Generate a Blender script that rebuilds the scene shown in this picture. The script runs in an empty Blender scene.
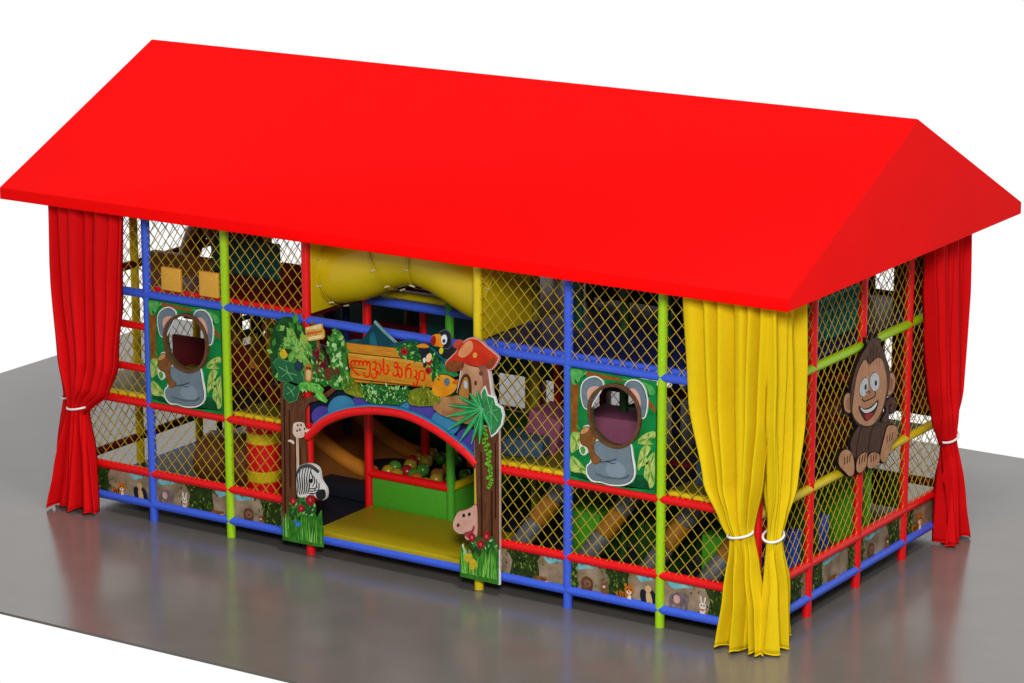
import bpy, bmesh, math, random
from mathutils import Vector, Matrix
from mathutils.geometry import tessellate_polygon
random.seed(11)
D={
 'k_ear':[[(7.441,2.427),(7.417,2.528),(7.427,2.642),(7.488,2.714),(7.577,2.75),(7.646,2.734),(7.678,2.688),(7.626,2.582),(7.56,2.479),(7.516,2.398),(7.468,2.395)],[(7.979,2.669),(7.991,2.74),(8.056,2.78),(8.142,2.774),(8.204,2.713),(8.239,2.603),(8.233,2.487),(8.208,2.402),(8.171,2.412),(8.136,2.53),(8.057,2.623)]],
 'k_ear_in':[[(7.494,2.505),(7.488,2.574),(7.525,2.633),(7.599,2.66),(7.641,2.643),(7.56,2.538),(7.521,2.485)],[(8.031,2.665),(8.049,2.702),(8.101,2.698),(8.153,2.641),(8.175,2.559),(8.165,2.504),(8.123,2.574)]],
 'k_ring':[[(7.502,2.389),(7.526,2.516),(7.612,2.627),(7.743,2.704),(7.874,2.728),(8.005,2.701),(8.117,2.608),(8.176,2.483),(8.182,2.34),(8.147,2.195),(8.062,2.077),(7.932,2.003),(7.801,1.996),(7.669,2.046),(7.562,2.14),(7.516,2.262)]],
 'k_hole':[[(7.542,2.383),(7.563,2.499),(7.639,2.601),(7.751,2.671),(7.874,2.689),(7.987,2.659),(8.086,2.576),(8.139,2.468),(8.146,2.334),(8.111,2.208),(8.036,2.103),(7.924,2.039),(7.809,2.035),(7.69,2.082),(7.591,2.168),(7.551,2.272)]],
 'k_body':[[(7.629,2.033),(7.55,1.962),(7.59,1.874),(7.551,1.773),(7.498,1.717),(7.504,1.635),(7.565,1.581),(7.672,1.584),(7.791,1.571),(7.962,1.599),(8.058,1.666),(8.084,1.764),(8.056,1.924),(8.037,2.038),(7.997,2.043),(7.814,1.991),(7.695,2.031)]],
 'k_white':[[(7.403,2.104),(7.456,2.187),(7.535,2.19),(7.615,2.136),(7.655,2.049),(7.814,2.003),(7.997,2.06),(8.055,2.059),(8.082,1.928),(8.11,1.769),(8.085,1.659),(7.97,1.577),(7.791,1.547),(7.672,1.561),(7.552,1.555),(7.48,1.62),(7.477,1.726),(7.524,1.781),(7.537,1.912),(7.444,1.839),(7.385,1.888),(7.395,1.985)]],
 'k_branch':[[(7.408,2.109),(7.464,2.174),(7.522,2.169),(7.562,2.116),(7.608,2.065),(7.576,1.989),(7.59,1.885),(7.67,1.827),(7.604,1.77),(7.551,1.797),(7.497,1.941),(7.412,1.975)]],
 'k_cut':[[(7.411,2.114),(7.464,2.169),(7.517,2.163),(7.483,2.116),(7.422,2.088)]],
 'k_leaf':[[(7.404,1.927),(7.444,1.945),(7.47,1.902),(7.444,1.855),(7.412,1.881)]],
 'k_trunk':[[(7.267,2.682),(7.328,2.703),(7.366,2.615),(7.349,2.331),(7.358,2.097),(7.27,2.078)],[(7.439,2.812),(7.703,2.792),(7.913,2.787),(7.939,2.756),(7.703,2.752),(7.453,2.756)],[(8.247,2.627),(8.351,2.516),(8.352,2.463),(8.24,2.545)]],
 'k_fern':[[(7.27,2.059),(7.363,2.093),(7.422,2.055),(7.404,1.939),(7.337,1.881),(7.27,1.847)],[(7.271,1.799),(7.364,1.767),(7.472,1.666),(7.499,1.611),(7.418,1.633),(7.271,1.633)],[(8.127,2.099),(8.179,2.177),(8.282,2.239),(8.354,2.246),(8.355,2.181),(8.257,2.142),(8.322,2.106),(8.18,2.079)],[(8.13,1.842),(8.167,2.012),(8.232,2.08),(8.297,2.055),(8.233,1.952),(8.286,1.89),(8.182,1.827),(8.144,1.774)],[(8.209,1.738),(8.259,1.933),(8.336,2.015),(8.357,1.972),(8.356,1.668),(8.289,1.599),(8.262,1.676)]],
 'k_dark':[[(7.271,1.621),(7.418,1.621),(7.526,1.556),(7.791,1.54),(8.08,1.623),(8.105,1.721),(8.183,1.734),(8.262,1.653),(8.356,1.645),(8.357,1.584),(7.658,1.566),(7.271,1.574)]],
 'k_bush':[[(7.267,2.799),(7.413,2.797),(7.387,2.711),(7.334,2.633),(7.281,2.649)],[(7.913,2.775),(8.043,2.794),(8.276,2.77),(8.344,2.688),(8.277,2.655),(8.225,2.74),(8.017,2.767)]],
 'm_body':[[(2.126,1.95),(2.328,1.998),(2.78,1.877),(3.026,1.805),(2.978,1.606),(2.74,1.552),(2.594,1.505),(2.206,1.573),(2.023,1.729),(2.005,1.843)]],
 'm_head':[[(2.39,2.928),(2.507,2.936),(2.629,2.871),(2.79,2.678),(2.924,2.455),(2.907,2.237),(2.771,2.018),(2.628,1.913),(2.361,1.935),(2.121,2.034),(1.985,2.203),(1.955,2.427),(2.03,2.627),(2.165,2.787),(2.306,2.864)]],
 'm_face':[[(2.377,2.658),(2.255,2.74),(2.09,2.586),(2.018,2.331),(2.01,2.169),(2.18,2.02),(2.45,1.928),(2.654,1.976),(2.794,2.124),(2.859,2.331),(2.746,2.604),(2.61,2.689),(2.464,2.667)]],
 'm_ear':[[(1.974,2.395),(1.857,2.436),(1.798,2.368),(1.838,2.25),(1.95,2.197),(2.006,2.225)],[(2.897,2.405),(3.016,2.42),(3.095,2.333),(3.072,2.213),(2.972,2.166),(2.891,2.213)]],
 'm_ear_in':[[(1.953,2.359),(1.883,2.376),(1.863,2.326),(1.895,2.256),(1.96,2.236)],[(2.936,2.355),(3.008,2.358),(3.042,2.303),(3.022,2.238),(2.957,2.217)]],
 'm_eye':[[(2.326,2.52),(2.222,2.516),(2.157,2.435),(2.179,2.354),(2.268,2.314),(2.336,2.353),(2.36,2.444)],[(2.531,2.537),(2.433,2.509),(2.421,2.416),(2.484,2.339),(2.586,2.31),(2.648,2.365),(2.623,2.48)]],
 'm_pupil':[[(2.307,2.45),(2.279,2.44),(2.275,2.403),(2.3,2.381),(2.328,2.402)],[(2.561,2.44),(2.532,2.427),(2.534,2.388),(2.565,2.37),(2.587,2.398)]],
 'm_nose':[[(2.223,2.297),(2.308,2.332),(2.425,2.347),(2.545,2.306),(2.548,2.258),(2.43,2.249),(2.283,2.256)]],
 'm_mouth':[[(2.151,2.224),(2.289,2.159),(2.466,2.145),(2.63,2.184),(2.622,2.114),(2.52,2.036),(2.356,2.011),(2.234,2.103)]],
 'm_teeth':[[(2.181,2.206),(2.301,2.15),(2.467,2.136),(2.595,2.17),(2.574,2.125),(2.457,2.097),(2.292,2.117)]],
 'm_tongue':[[(2.293,2.089),(2.44,2.082),(2.501,2.059),(2.444,2.026),(2.356,2.016)]],
 'm_foot':[[(1.711,1.642),(1.689,1.729),(1.76,1.793),(1.905,1.777),(2.025,1.687),(2.079,1.55),(2.067,1.456),(1.969,1.454),(1.861,1.528)],[(2.141,1.479),(2.147,1.588),(2.232,1.636),(2.379,1.627),(2.397,1.526),(2.36,1.452),(2.244,1.426)],[(2.419,1.451),(2.43,1.559),(2.529,1.59),(2.693,1.536),(2.723,1.445),(2.629,1.406),(2.522,1.405)],[(2.745,1.467),(2.769,1.573),(2.85,1.721),(2.905,1.806),(3.026,1.796),(3.139,1.75),(3.187,1.668),(3.148,1.607),(3.04,1.577),(2.957,1.457),(2.859,1.388)]],
 'm_tail':[[(2.79,1.903),(2.893,1.99),(2.875,2.077),(2.945,2.122),(3.067,2.103),(3.144,2.043),(3.126,1.949),(3.017,1.947),(2.982,2.011),(3.041,2.033),(2.997,2.063),(2.938,2.035),(2.956,1.947),(2.933,1.841)]],
 'm_arm':[[(2.216,1.901),(2.36,1.949),(2.431,1.739),(2.32,1.628),(2.145,1.616)],[(2.513,1.858),(2.721,1.863),(2.762,1.686),(2.71,1.56),(2.47,1.591)]],
 'm_tuft':[[(2.332,2.913),(2.3,2.974),(2.407,2.93),(2.445,2.993),(2.508,2.925),(2.593,2.966),(2.597,2.906),(2.688,2.878),(2.612,2.853),(2.482,2.859)]],
 'board':[[(4.22,2.711),(4.995,2.744),(5.276,2.672),(5.394,2.606),(5.45,2.352),(4.902,2.306),(4.339,2.258),(4.279,2.3)]],
 'groove':[[(4.218,2.603),(5.005,2.642),(5.319,2.645),(5.319,2.634),(5.005,2.631),(4.218,2.592)],[(4.279,2.301),(5.446,2.355),(5.448,2.34),(4.283,2.287)],[(4.281,2.431),(4.508,2.442),(4.508,2.433),(4.281,2.419)]],
 'lplank':[[(4.244,2.593),(5.005,2.629),(5.319,2.633),(5.323,2.596),(5.015,2.595),(4.253,2.557)]],
 'tent':[[(4.335,2.712),(4.459,2.809),(4.56,2.943),(4.617,3.024),(4.758,2.905),(4.913,2.797),(4.733,2.722),(4.468,2.704)]],
 'tentlight':[[(4.597,2.999),(4.619,3.028),(4.769,2.915),(4.927,2.812),(4.887,2.795),(4.735,2.892)]],
 'tentpale':[[(4.535,2.714),(4.55,2.849),(4.603,2.875),(4.641,2.741),(4.623,2.707)]],
 'hump':[[(4.667,2.717),(4.778,2.778),(4.931,2.809),(5.084,2.862),(5.192,2.863),(5.278,2.801),(5.255,2.669),(4.908,2.713)],[(4.18,2.715),(4.314,2.758),(4.407,2.759),(4.384,2.723),(4.224,2.702)]],
 'notice':[[(3.648,2.817),(3.817,2.882),(3.887,2.899),(3.899,2.838),(3.917,2.817),(3.922,2.738),(3.902,2.715),(3.794,2.687),(3.685,2.659),(3.667,2.683),(3.661,2.714),(3.647,2.77)]],
 'noticelight':[[(3.664,2.819),(3.817,2.871),(3.874,2.884),(3.88,2.843),(3.829,2.823),(3.669,2.796)],[(3.687,2.706),(3.814,2.75),(3.897,2.767),(3.903,2.736),(3.794,2.7),(3.692,2.676)]],
 'nail':[[(3.726,2.893),(3.748,2.904),(3.773,2.902),(3.776,2.876),(3.735,2.868)]],
 'noticetext':[[(3.669,2.762),(3.678,2.742),(3.69,2.736),(3.697,2.755)],[(3.717,2.774),(3.722,2.746),(3.71,2.752)],[(3.749,2.783),(3.754,2.758),(3.764,2.783),(3.77,2.765)],[(3.79,2.794),(3.799,2.759),(3.792,2.747)],[(3.819,2.795),(3.825,2.783),(3.841,2.804)],[(3.854,2.808),(3.863,2.794),(3.879,2.814),(3.892,2.805)],[(3.669,2.757),(3.732,2.771),(3.764,2.778),(3.828,2.791),(3.892,2.811)]],
 'pole':[[(3.781,2.688),(3.807,2.694),(3.837,2.601),(3.848,2.539),(3.816,2.534)]],
 'letters':[[(4.287,2.438),(4.288,2.485),(4.319,2.518),(4.346,2.501),(4.345,2.459)],[(4.346,2.501),(4.374,2.524),(4.404,2.509),(4.403,2.467)],[(4.293,2.46),(4.31,2.415),(4.354,2.379),(4.403,2.348)],[(4.404,2.507),(4.429,2.527),(4.453,2.514),(4.458,2.473)],[(4.458,2.483),(4.472,2.521),(4.501,2.533),(4.518,2.512),(4.518,2.483)],[(4.518,2.517),(4.543,2.533),(4.56,2.503),(4.559,2.414),(4.543,2.363),(4.507,2.343),(4.478,2.36),(4.471,2.396)],[(4.605,2.537),(4.638,2.544),(4.647,2.508),(4.632,2.466),(4.597,2.448)],[(4.624,2.452),(4.651,2.425),(4.648,2.379),(4.619,2.348),(4.59,2.358),(4.584,2.388)],[(4.68,2.537),(4.706,2.508),(4.716,2.462),(4.705,2.421),(4.678,2.417),(4.668,2.448)],[(4.752,2.603),(4.75,2.483),(4.758,2.432),(4.792,2.422),(4.814,2.452),(4.815,2.504),(4.796,2.531)],[(4.902,2.558),(4.931,2.579),(4.951,2.553),(4.932,2.517),(4.901,2.53)],[(4.943,2.531),(4.95,2.461),(4.924,2.418),(4.892,2.422),(4.881,2.454)],[(4.963,2.531),(5.002,2.506),(5.009,2.452),(4.986,2.41),(4.966,2.425),(4.964,2.451)],[(5.13,2.588),(5.088,2.564),(5.065,2.517),(5.059,2.416)],[(5.065,2.502),(5.1,2.532),(5.134,2.521),(5.135,2.46),(5.123,2.421)],[(5.187,2.522),(5.214,2.511),(5.206,2.459),(5.174,2.439)],[(5.201,2.443),(5.225,2.405),(5.212,2.357),(5.18,2.345),(5.164,2.375)],[(5.247,2.427),(5.25,2.502),(5.284,2.532),(5.316,2.513),(5.323,2.46),(5.305,2.421),(5.276,2.421)]],
 'gclump':[[(4.427,2.218),(4.527,2.266),(4.726,2.28),(4.902,2.291),(5.12,2.282),(5.097,2.167),(4.987,2.086),(4.767,2.059),(4.59,2.036),(4.469,2.074)]],
 'fclump':[[(4.116,2.285),(4.173,2.335),(4.262,2.334),(4.35,2.263),(4.46,2.185),(4.48,2.085),(4.347,2.085),(4.213,2.112),(4.136,2.185)],[(5.054,2.198),(5.098,2.26),(5.207,2.313),(5.359,2.339),(5.466,2.277),(5.552,2.234),(5.605,2.187),(5.444,2.144),(5.248,2.106),(5.118,2.105)]],
 'flowerbush':[[(4.952,2.719),(4.985,2.788),(5.084,2.839),(5.224,2.849),(5.342,2.801),(5.513,2.706),(5.555,2.565),(5.511,2.43),(5.425,2.436),(5.405,2.636),(5.298,2.639),(5.124,2.633),(4.994,2.651)]],
 'redflower':[[(5.017,2.747),(5.057,2.774),(5.104,2.759),(5.108,2.719),(5.071,2.69),(5.027,2.697)],[(5.374,2.686),(5.417,2.707),(5.449,2.678),(5.431,2.639),(5.388,2.637)],[(5.351,2.564),(5.394,2.597),(5.433,2.575),(5.426,2.528),(5.372,2.517)]],
 'bird2':[[(5.267,2.818),(5.311,2.851),(5.375,2.824),(5.407,2.782),(5.374,2.704),(5.366,2.612),(5.329,2.588),(5.32,2.679),(5.273,2.736)]],
 'bird2w':[[(5.324,2.679),(5.352,2.701),(5.363,2.666),(5.341,2.636)]],
 'bird2o':[[(5.235,2.823),(5.322,2.862),(5.407,2.846),(5.386,2.82),(5.278,2.81)]],
 't_body':[[(5.515,2.796),(5.586,2.84),(5.656,2.867),(5.726,2.868),(5.775,2.832),(5.755,2.787),(5.695,2.761),(5.645,2.72),(5.575,2.744)]],
 't_head':[[(5.547,3.005),(5.587,3.041),(5.637,3.052),(5.682,3.024),(5.697,2.966),(5.686,2.888),(5.646,2.848),(5.586,2.857),(5.546,2.911)]],
 't_beak':[[(5.431,2.913),(5.446,2.958),(5.477,2.987),(5.547,3.001),(5.577,2.975),(5.576,2.933),(5.606,2.886),(5.586,2.853),(5.536,2.855),(5.465,2.858),(5.441,2.876)]],
 't_tip':[[(5.431,2.913),(5.446,2.953),(5.482,2.98),(5.501,2.948),(5.498,2.896),(5.476,2.861),(5.445,2.868)]],
 't_eye':[[(5.582,2.976),(5.607,3.003),(5.637,3.001),(5.652,2.96),(5.641,2.912),(5.611,2.89),(5.584,2.908),(5.577,2.941)]],
 't_iris':[[(5.594,2.935),(5.612,2.955),(5.632,2.949),(5.633,2.923),(5.614,2.908),(5.596,2.916)]],
 't_throat':[[(5.543,2.817),(5.566,2.846),(5.596,2.833),(5.59,2.789),(5.565,2.769),(5.543,2.787)]],
 'reed':[[(5.605,2.714),(5.635,2.77),(5.665,2.808),(5.68,2.793),(5.67,2.732),(5.649,2.695),(5.624,2.614),(5.613,2.562),(5.563,2.572)]],
 'reed2':[[(5.544,2.68),(5.584,2.686),(5.624,2.614),(5.628,2.564),(5.573,2.556)],[(5.405,2.815),(5.435,2.824),(5.515,2.77),(5.595,2.713),(5.589,2.695),(5.544,2.715)]],
 'fruitbird':[[(5.446,2.384),(5.49,2.482),(5.555,2.525),(5.64,2.531),(5.736,2.499),(5.778,2.442),(5.735,2.353),(5.617,2.281),(5.509,2.265),(5.445,2.292)]],
 'fruiteye':[[(5.608,2.472),(5.636,2.503),(5.672,2.494),(5.682,2.446),(5.65,2.41),(5.614,2.427)]],
 'fruitbeak':[[(5.714,2.46),(5.789,2.507),(5.81,2.483),(5.768,2.446)]],
 'fruitleaf':[[(5.469,2.608),(5.556,2.657),(5.684,2.611),(5.79,2.562),(5.736,2.527),(5.598,2.544),(5.512,2.522)]],
 'mu_cap':[[(5.635,2.64),(5.652,2.694),(5.761,2.801),(5.833,2.893),(5.905,2.968),(5.977,3.004),(6.071,2.997),(6.189,2.926),(6.318,2.852),(6.33,2.809),(6.259,2.704),(6.193,2.694),(6.165,2.735),(6.07,2.701),(5.927,2.706),(5.784,2.723),(5.688,2.693)]],
 'mu_gill':[[(5.64,2.641),(5.688,2.699),(5.784,2.727),(5.88,2.72),(5.879,2.664),(5.819,2.609),(5.711,2.589),(5.652,2.601)],[(6.193,2.739),(6.283,2.833),(6.311,2.813),(6.259,2.728),(6.207,2.705)]],
 'mu_light':[[(5.809,2.818),(5.905,2.948),(5.988,2.986),(6.012,2.897),(5.928,2.804),(5.856,2.774)]],
 'mu_stalk':[[(5.855,2.655),(5.927,2.702),(6.07,2.697),(6.16,2.724),(6.2,2.618),(6.229,2.418),(6.257,2.279),(6.067,2.189),(5.805,2.294),(5.818,2.481)]],
 'mu_shade':[[(6.07,2.697),(6.16,2.724),(6.2,2.618),(6.229,2.418),(6.248,2.318),(6.162,2.265),(6.14,2.446),(6.117,2.606)]],
 'mu_doorframe':[[(5.781,2.332),(5.843,2.526),(5.891,2.584),(5.938,2.581),(5.974,2.504),(5.977,2.299),(5.925,2.291),(5.853,2.301)]],
 'mu_door':[[(5.81,2.336),(5.866,2.509),(5.902,2.551),(5.936,2.519),(5.939,2.314),(5.877,2.305)]],
 'mu_glass':[[(5.878,2.48),(5.902,2.514),(5.926,2.487),(5.926,2.425),(5.887,2.426)]],
 'mu_window':[[(6.021,2.521),(6.05,2.525),(6.05,2.478),(6.021,2.474)]],
 'mu_knot':[[(6.081,2.632),(6.112,2.65),(6.14,2.63),(6.117,2.596),(6.088,2.602)]],
 'mu_small':[[(5.738,2.9),(5.786,2.964),(5.846,2.976),(5.869,2.949),(5.821,2.891),(5.761,2.867)]],
 'mu_smallstem':[[(5.785,2.886),(5.833,2.897),(5.845,2.844),(5.797,2.831)]],
 'mu_root':[[(5.442,2.137),(5.564,2.259),(5.709,2.29),(5.805,2.325),(6.02,2.305),(6.257,2.299),(6.162,2.162),(5.971,2.01),(5.779,2.012),(5.635,2.042),(5.526,2.067)]],
 'mu_spot':[[(6.011,2.836),(6.042,2.861),(6.071,2.84),(6.051,2.801),(6.018,2.8)]],
 'palm_big':[[(6.128,2.403),(6.163,2.459),(6.198,2.373),(6.281,2.364),(6.304,2.286),(6.375,2.256),(6.398,2.177),(6.375,2.071),(6.303,1.968),(6.256,1.93),(6.221,2.048),(6.186,2.166),(6.139,2.241)]],
 'palm_blade':[[(6.139,2.22),(5.956,2.236),(5.768,2.214),(5.672,2.192),(5.787,2.18),(5.95,2.182)],[(6.139,2.22),(5.936,2.179),(5.742,2.102),(5.647,2.054),(5.775,2.078),(5.949,2.129)],[(6.139,2.22),(5.939,2.119),(5.761,1.987),(5.677,1.913),(5.805,1.976),(5.971,2.077)],[(6.139,2.22),(5.993,2.064),(5.883,1.89),(5.838,1.799),(5.931,1.897),(6.044,2.041)],[(6.139,2.22),(6.051,2.05),(6.005,1.875),(5.993,1.786),(6.051,1.893),(6.11,2.044)],[(6.139,2.22),(6.093,2.051),(6.09,1.885),(6.101,1.803),(6.132,1.909),(6.154,2.056)],[(6.139,2.22),(6.025,2.286),(5.891,2.316),(5.817,2.321),(5.888,2.277),(5.996,2.235)],[(6.139,2.22),(6.097,2.304),(6.021,2.36),(5.973,2.381),(5.997,2.326),(6.048,2.264)],[(6.139,2.22),(6.14,2.314),(6.1,2.391),(6.068,2.425),(6.065,2.366),(6.081,2.291)],[(6.139,2.22),(6.157,2.122),(6.216,2.044),(6.256,2.012),(6.246,2.075),(6.214,2.152)]],
 'lt_trunk':[[(3.253,2.126),(3.364,2.132),(3.479,2.095),(3.578,1.939),(3.707,2.005),(3.887,2.058),(4.08,2.192),(4.112,2.17),(3.911,1.998),(3.667,1.909),(3.601,1.814),(3.602,1.643),(3.593,1.469),(3.615,1.301),(3.618,0.869),(3.583,0.473),(3.241,0.436),(3.246,0.852),(3.246,1.459)]],
 'lt_dark':[[(3.293,1.897),(3.314,1.9),(3.295,0.489),(3.274,0.485)],[(3.368,1.779),(3.386,1.782),(3.376,0.83),(3.355,0.826)],[(3.451,1.491),(3.467,1.493),(3.464,0.583),(3.443,0.58)],[(3.525,1.33),(3.538,1.332),(3.535,0.639),(3.517,0.636)]],
 'lt_palm':[[(3.284,2.557),(3.377,2.655),(3.38,2.782),(3.47,2.784),(3.518,2.674),(3.568,2.617),(3.646,2.67),(3.721,2.617),(3.744,2.494),(3.642,2.501),(3.716,2.384),(3.638,2.309),(3.589,2.43),(3.514,2.483),(3.408,2.34),(3.384,2.444),(3.463,2.529),(3.335,2.532)]],
 'lt_light':[[(3.569,2.681),(3.647,2.734),(3.684,2.665),(3.619,2.614)],[(3.541,2.539),(3.593,2.578),(3.63,2.541),(3.586,2.503)]],
 'lt_darkleaf':[[(3.175,2.329),(3.254,2.404),(3.357,2.376),(3.511,2.376),(3.61,2.22),(3.621,2.137),(3.505,2.099),(3.351,2.13),(3.235,2.134),(3.25,2.233)],[(3.337,2.096),(3.428,2.141),(3.531,2.124),(3.555,2.063),(3.501,1.927),(3.396,1.88),(3.32,1.943)]],
 'lt_maple':[[(3.543,2.104),(3.583,2.152),(3.686,2.178),(3.762,2.168),(3.838,2.168),(3.914,2.115),(3.887,2.069),(3.962,1.985),(3.936,1.953),(3.822,1.985),(3.773,2.074),(3.684,2.082),(3.593,2.047)]],
 'lt_yellow':[[(3.287,2.483),(3.335,2.532),(3.365,2.494),(3.39,2.455),(3.353,2.407),(3.306,2.411),(3.281,2.44)]],
 'lt_fruit':[[(3.498,2.374),(3.55,2.407),(3.601,2.378),(3.607,2.315),(3.555,2.28),(3.499,2.3)]],
 'lt_owl':[[(3.652,2.375),(3.703,2.393),(3.749,2.378),(3.751,2.24),(3.724,2.183),(3.665,2.175),(3.641,2.235)]],
 'lt_owlbelly':[[(3.668,2.303),(3.702,2.322),(3.735,2.306),(3.727,2.216),(3.699,2.195),(3.671,2.208)]],
 'lt_maroon':[[(3.732,2.545),(3.809,2.577),(3.897,2.515),(3.932,2.414),(3.917,2.285),(3.852,2.223),(3.776,2.244),(3.754,2.368)]],
 'lt_green':[[(3.612,2.327),(3.742,2.409),(3.893,2.345),(4.006,2.319),(4.146,2.35),(4.195,2.304),(4.093,2.205),(3.94,2.162),(3.762,2.157),(3.633,2.117)]],
 'lt_brownleaf':[[(3.918,2.349),(4.046,2.409),(4.134,2.38),(4.12,2.293),(3.992,2.233),(3.929,2.266)]],
 'lt_head':[[(3.429,1.546),(3.443,1.624),(3.513,1.654),(3.588,1.651),(3.622,1.588),(3.721,1.596),(3.675,1.539),(3.614,1.495),(3.493,1.456),(3.434,1.497)]],
 'lt_neck':[[(3.457,1.463),(3.499,1.47),(3.504,1.156),(3.487,0.952),(3.457,0.947),(3.469,1.201)]],
 'lt_tail':[[(3.347,1.396),(3.387,1.419),(3.438,1.402),(3.437,1.372),(3.386,1.389)]],
 'z_head':[[(3.483,1.04),(3.545,1.125),(3.681,1.16),(3.791,1.122),(3.818,0.993),(3.894,0.893),(3.892,0.797),(3.837,0.758),(3.748,0.773),(3.689,0.821),(3.657,0.758),(3.536,0.733),(3.477,0.774)]],
 'z_mane':[[(3.483,1.052),(3.546,1.133),(3.69,1.166),(3.803,1.116),(3.79,1.077),(3.68,1.122),(3.56,1.095),(3.492,1.016)]],
 'z_muzzle':[[(3.755,0.832),(3.825,0.881),(3.887,0.879),(3.898,0.806),(3.843,0.754),(3.772,0.767)]],
 'z_eye':[[(3.662,0.968),(3.693,0.991),(3.716,0.969),(3.691,0.935)]],
 'z_stripe':[[(3.544,1.062),(3.62,1.087),(3.567,0.738),(3.536,0.733)],[(3.65,1.099),(3.671,1.103),(3.623,0.848),(3.605,0.845)],[(3.506,0.98),(3.518,0.995),(3.522,0.781),(3.502,0.803)],[(3.71,1.089),(3.73,1.08),(3.693,0.998),(3.681,1.009)],[(3.739,1.043),(3.76,1.042),(3.727,0.916),(3.709,0.925)],[(3.676,0.907),(3.78,0.887),(3.765,0.867),(3.666,0.875)],[(3.644,0.852),(3.743,0.83),(3.731,0.81),(3.635,0.812)]],
 'lt_flower':[[(3.384,0.669),(3.415,0.718),(3.469,0.709),(3.474,0.659),(3.428,0.626)],[(3.497,0.6),(3.534,0.649),(3.588,0.635),(3.587,0.584),(3.532,0.555)],[(3.612,0.733),(3.673,0.793),(3.733,0.778),(3.734,0.703),(3.67,0.659)]],
 'lt_under':[[(3.35,0.549),(3.413,0.649),(3.506,0.728),(3.581,0.715),(3.64,0.674),(3.731,0.689),(3.744,0.591),(3.652,0.499),(3.5,0.473),(3.364,0.475)]],
 'lt_grass':[[(3.256,0.163),(3.254,0.355),(3.287,0.437),(3.322,0.366),(3.364,0.475),(3.407,0.394),(3.455,0.504),(3.499,0.422),(3.556,0.533),(3.605,0.453),(3.653,0.55),(3.697,0.507),(3.729,0.588),(3.757,0.504),(3.828,0.625),(3.832,0.504),(3.848,0.406),(3.849,0.173),(3.553,0.164)]],
 'lt_butterfly':[[(3.445,0.438),(3.475,0.456),(3.493,0.421),(3.535,0.434),(3.547,0.4),(3.498,0.371),(3.468,0.379)]],
 'rt_trunk':[[(5.99,1.911),(6.111,1.995),(6.317,1.994),(6.319,1.341),(6.319,0.349),(6.026,0.297),(6.022,0.962),(6.01,1.455)]],
 'rt_dark':[[(6.072,1.694),(6.094,1.698),(6.103,0.444),(6.08,0.44)],[(6.213,1.258),(6.236,1.261),(6.24,0.468),(6.217,0.464)],[(6.268,1.823),(6.287,1.826),(6.287,0.94),(6.268,0.937)]],
 'ivy':[[(6.097,1.976),(6.123,2.003),(6.15,1.984),(6.123,1.955)],[(6.121,1.952),(6.147,1.979),(6.173,1.96),(6.147,1.931)],[(6.112,1.923),(6.139,1.95),(6.165,1.931),(6.138,1.902)],[(6.131,1.898),(6.158,1.925),(6.184,1.907),(6.157,1.877)],[(6.136,1.872),(6.162,1.898),(6.189,1.88),(6.162,1.85)],[(6.101,1.838),(6.128,1.865),(6.154,1.847),(6.127,1.817)],[(6.101,1.811),(6.127,1.838),(6.153,1.819),(6.127,1.79)],[(6.16,1.792),(6.186,1.819),(6.212,1.8),(6.186,1.771)],[(6.124,1.759),(6.15,1.786),(6.176,1.767),(6.15,1.738)],[(6.125,1.731),(6.152,1.758),(6.178,1.74),(6.151,1.71)],[(6.18,1.712),(6.207,1.739),(6.233,1.72),(6.206,1.691)],[(6.148,1.679),(6.174,1.706),(6.2,1.688),(6.174,1.658)],[(6.176,1.656),(6.202,1.683),(6.228,1.664),(6.202,1.635)],[(6.154,1.625),(6.181,1.652),(6.207,1.633),(6.181,1.604)],[(6.169,1.599),(6.195,1.626),(6.221,1.608),(6.195,1.578)],[(6.139,1.567),(6.165,1.594),(6.191,1.575),(6.165,1.546)],[(6.175,1.545),(6.201,1.572),(6.228,1.553),(6.201,1.524)],[(6.194,1.52),(6.22,1.547),(6.247,1.528),(6.22,1.499)],[(6.174,1.489),(6.2,1.516),(6.226,1.497),(6.2,1.468)],[(6.192,1.464),(6.218,1.491),(6.244,1.473),(6.218,1.443)],[(6.19,1.436),(6.217,1.463),(6.243,1.444),(6.216,1.415)],[(6.152,1.402),(6.178,1.429),(6.205,1.41),(6.178,1.381)],[(6.202,1.382),(6.229,1.409),(6.255,1.391),(6.229,1.361)],[(6.194,1.353),(6.221,1.38),(6.247,1.362),(6.221,1.332)],[(6.178,1.322),(6.204,1.35),(6.231,1.331),(6.204,1.301)],[(6.163,1.292),(6.189,1.319),(6.215,1.301),(6.189,1.271)]],
 'h_head':[[(5.7,0.78),(5.762,0.918),(5.847,0.958),(5.935,1.003),(6.0,1.051),(6.03,0.996),(6.028,0.697),(5.96,0.652),(5.898,0.618),(5.86,0.651),(5.883,0.699),(5.799,0.674),(5.722,0.704)]],
 'h_mouth':[[(5.86,0.701),(5.952,0.744),(5.983,0.806),(5.998,0.775),(5.952,0.667),(5.906,0.643)]],
 'h_eye':[[(5.831,0.913),(5.862,0.928),(5.869,0.896),(5.839,0.884)],[(5.908,0.942),(5.938,0.954),(5.942,0.921),(5.915,0.91)]],
 'h_nostril':[[(5.754,0.783),(5.785,0.801),(5.792,0.769),(5.761,0.751)]],
 'rt_flower':[[(5.933,0.681),(5.971,0.72),(6.017,0.695),(6.005,0.637),(5.952,0.617)],[(6.039,0.616),(6.093,0.662),(6.142,0.634),(6.134,0.576),(6.073,0.552)],[(6.135,0.722),(6.173,0.775),(6.219,0.743),(6.203,0.678),(6.15,0.665)]],
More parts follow.
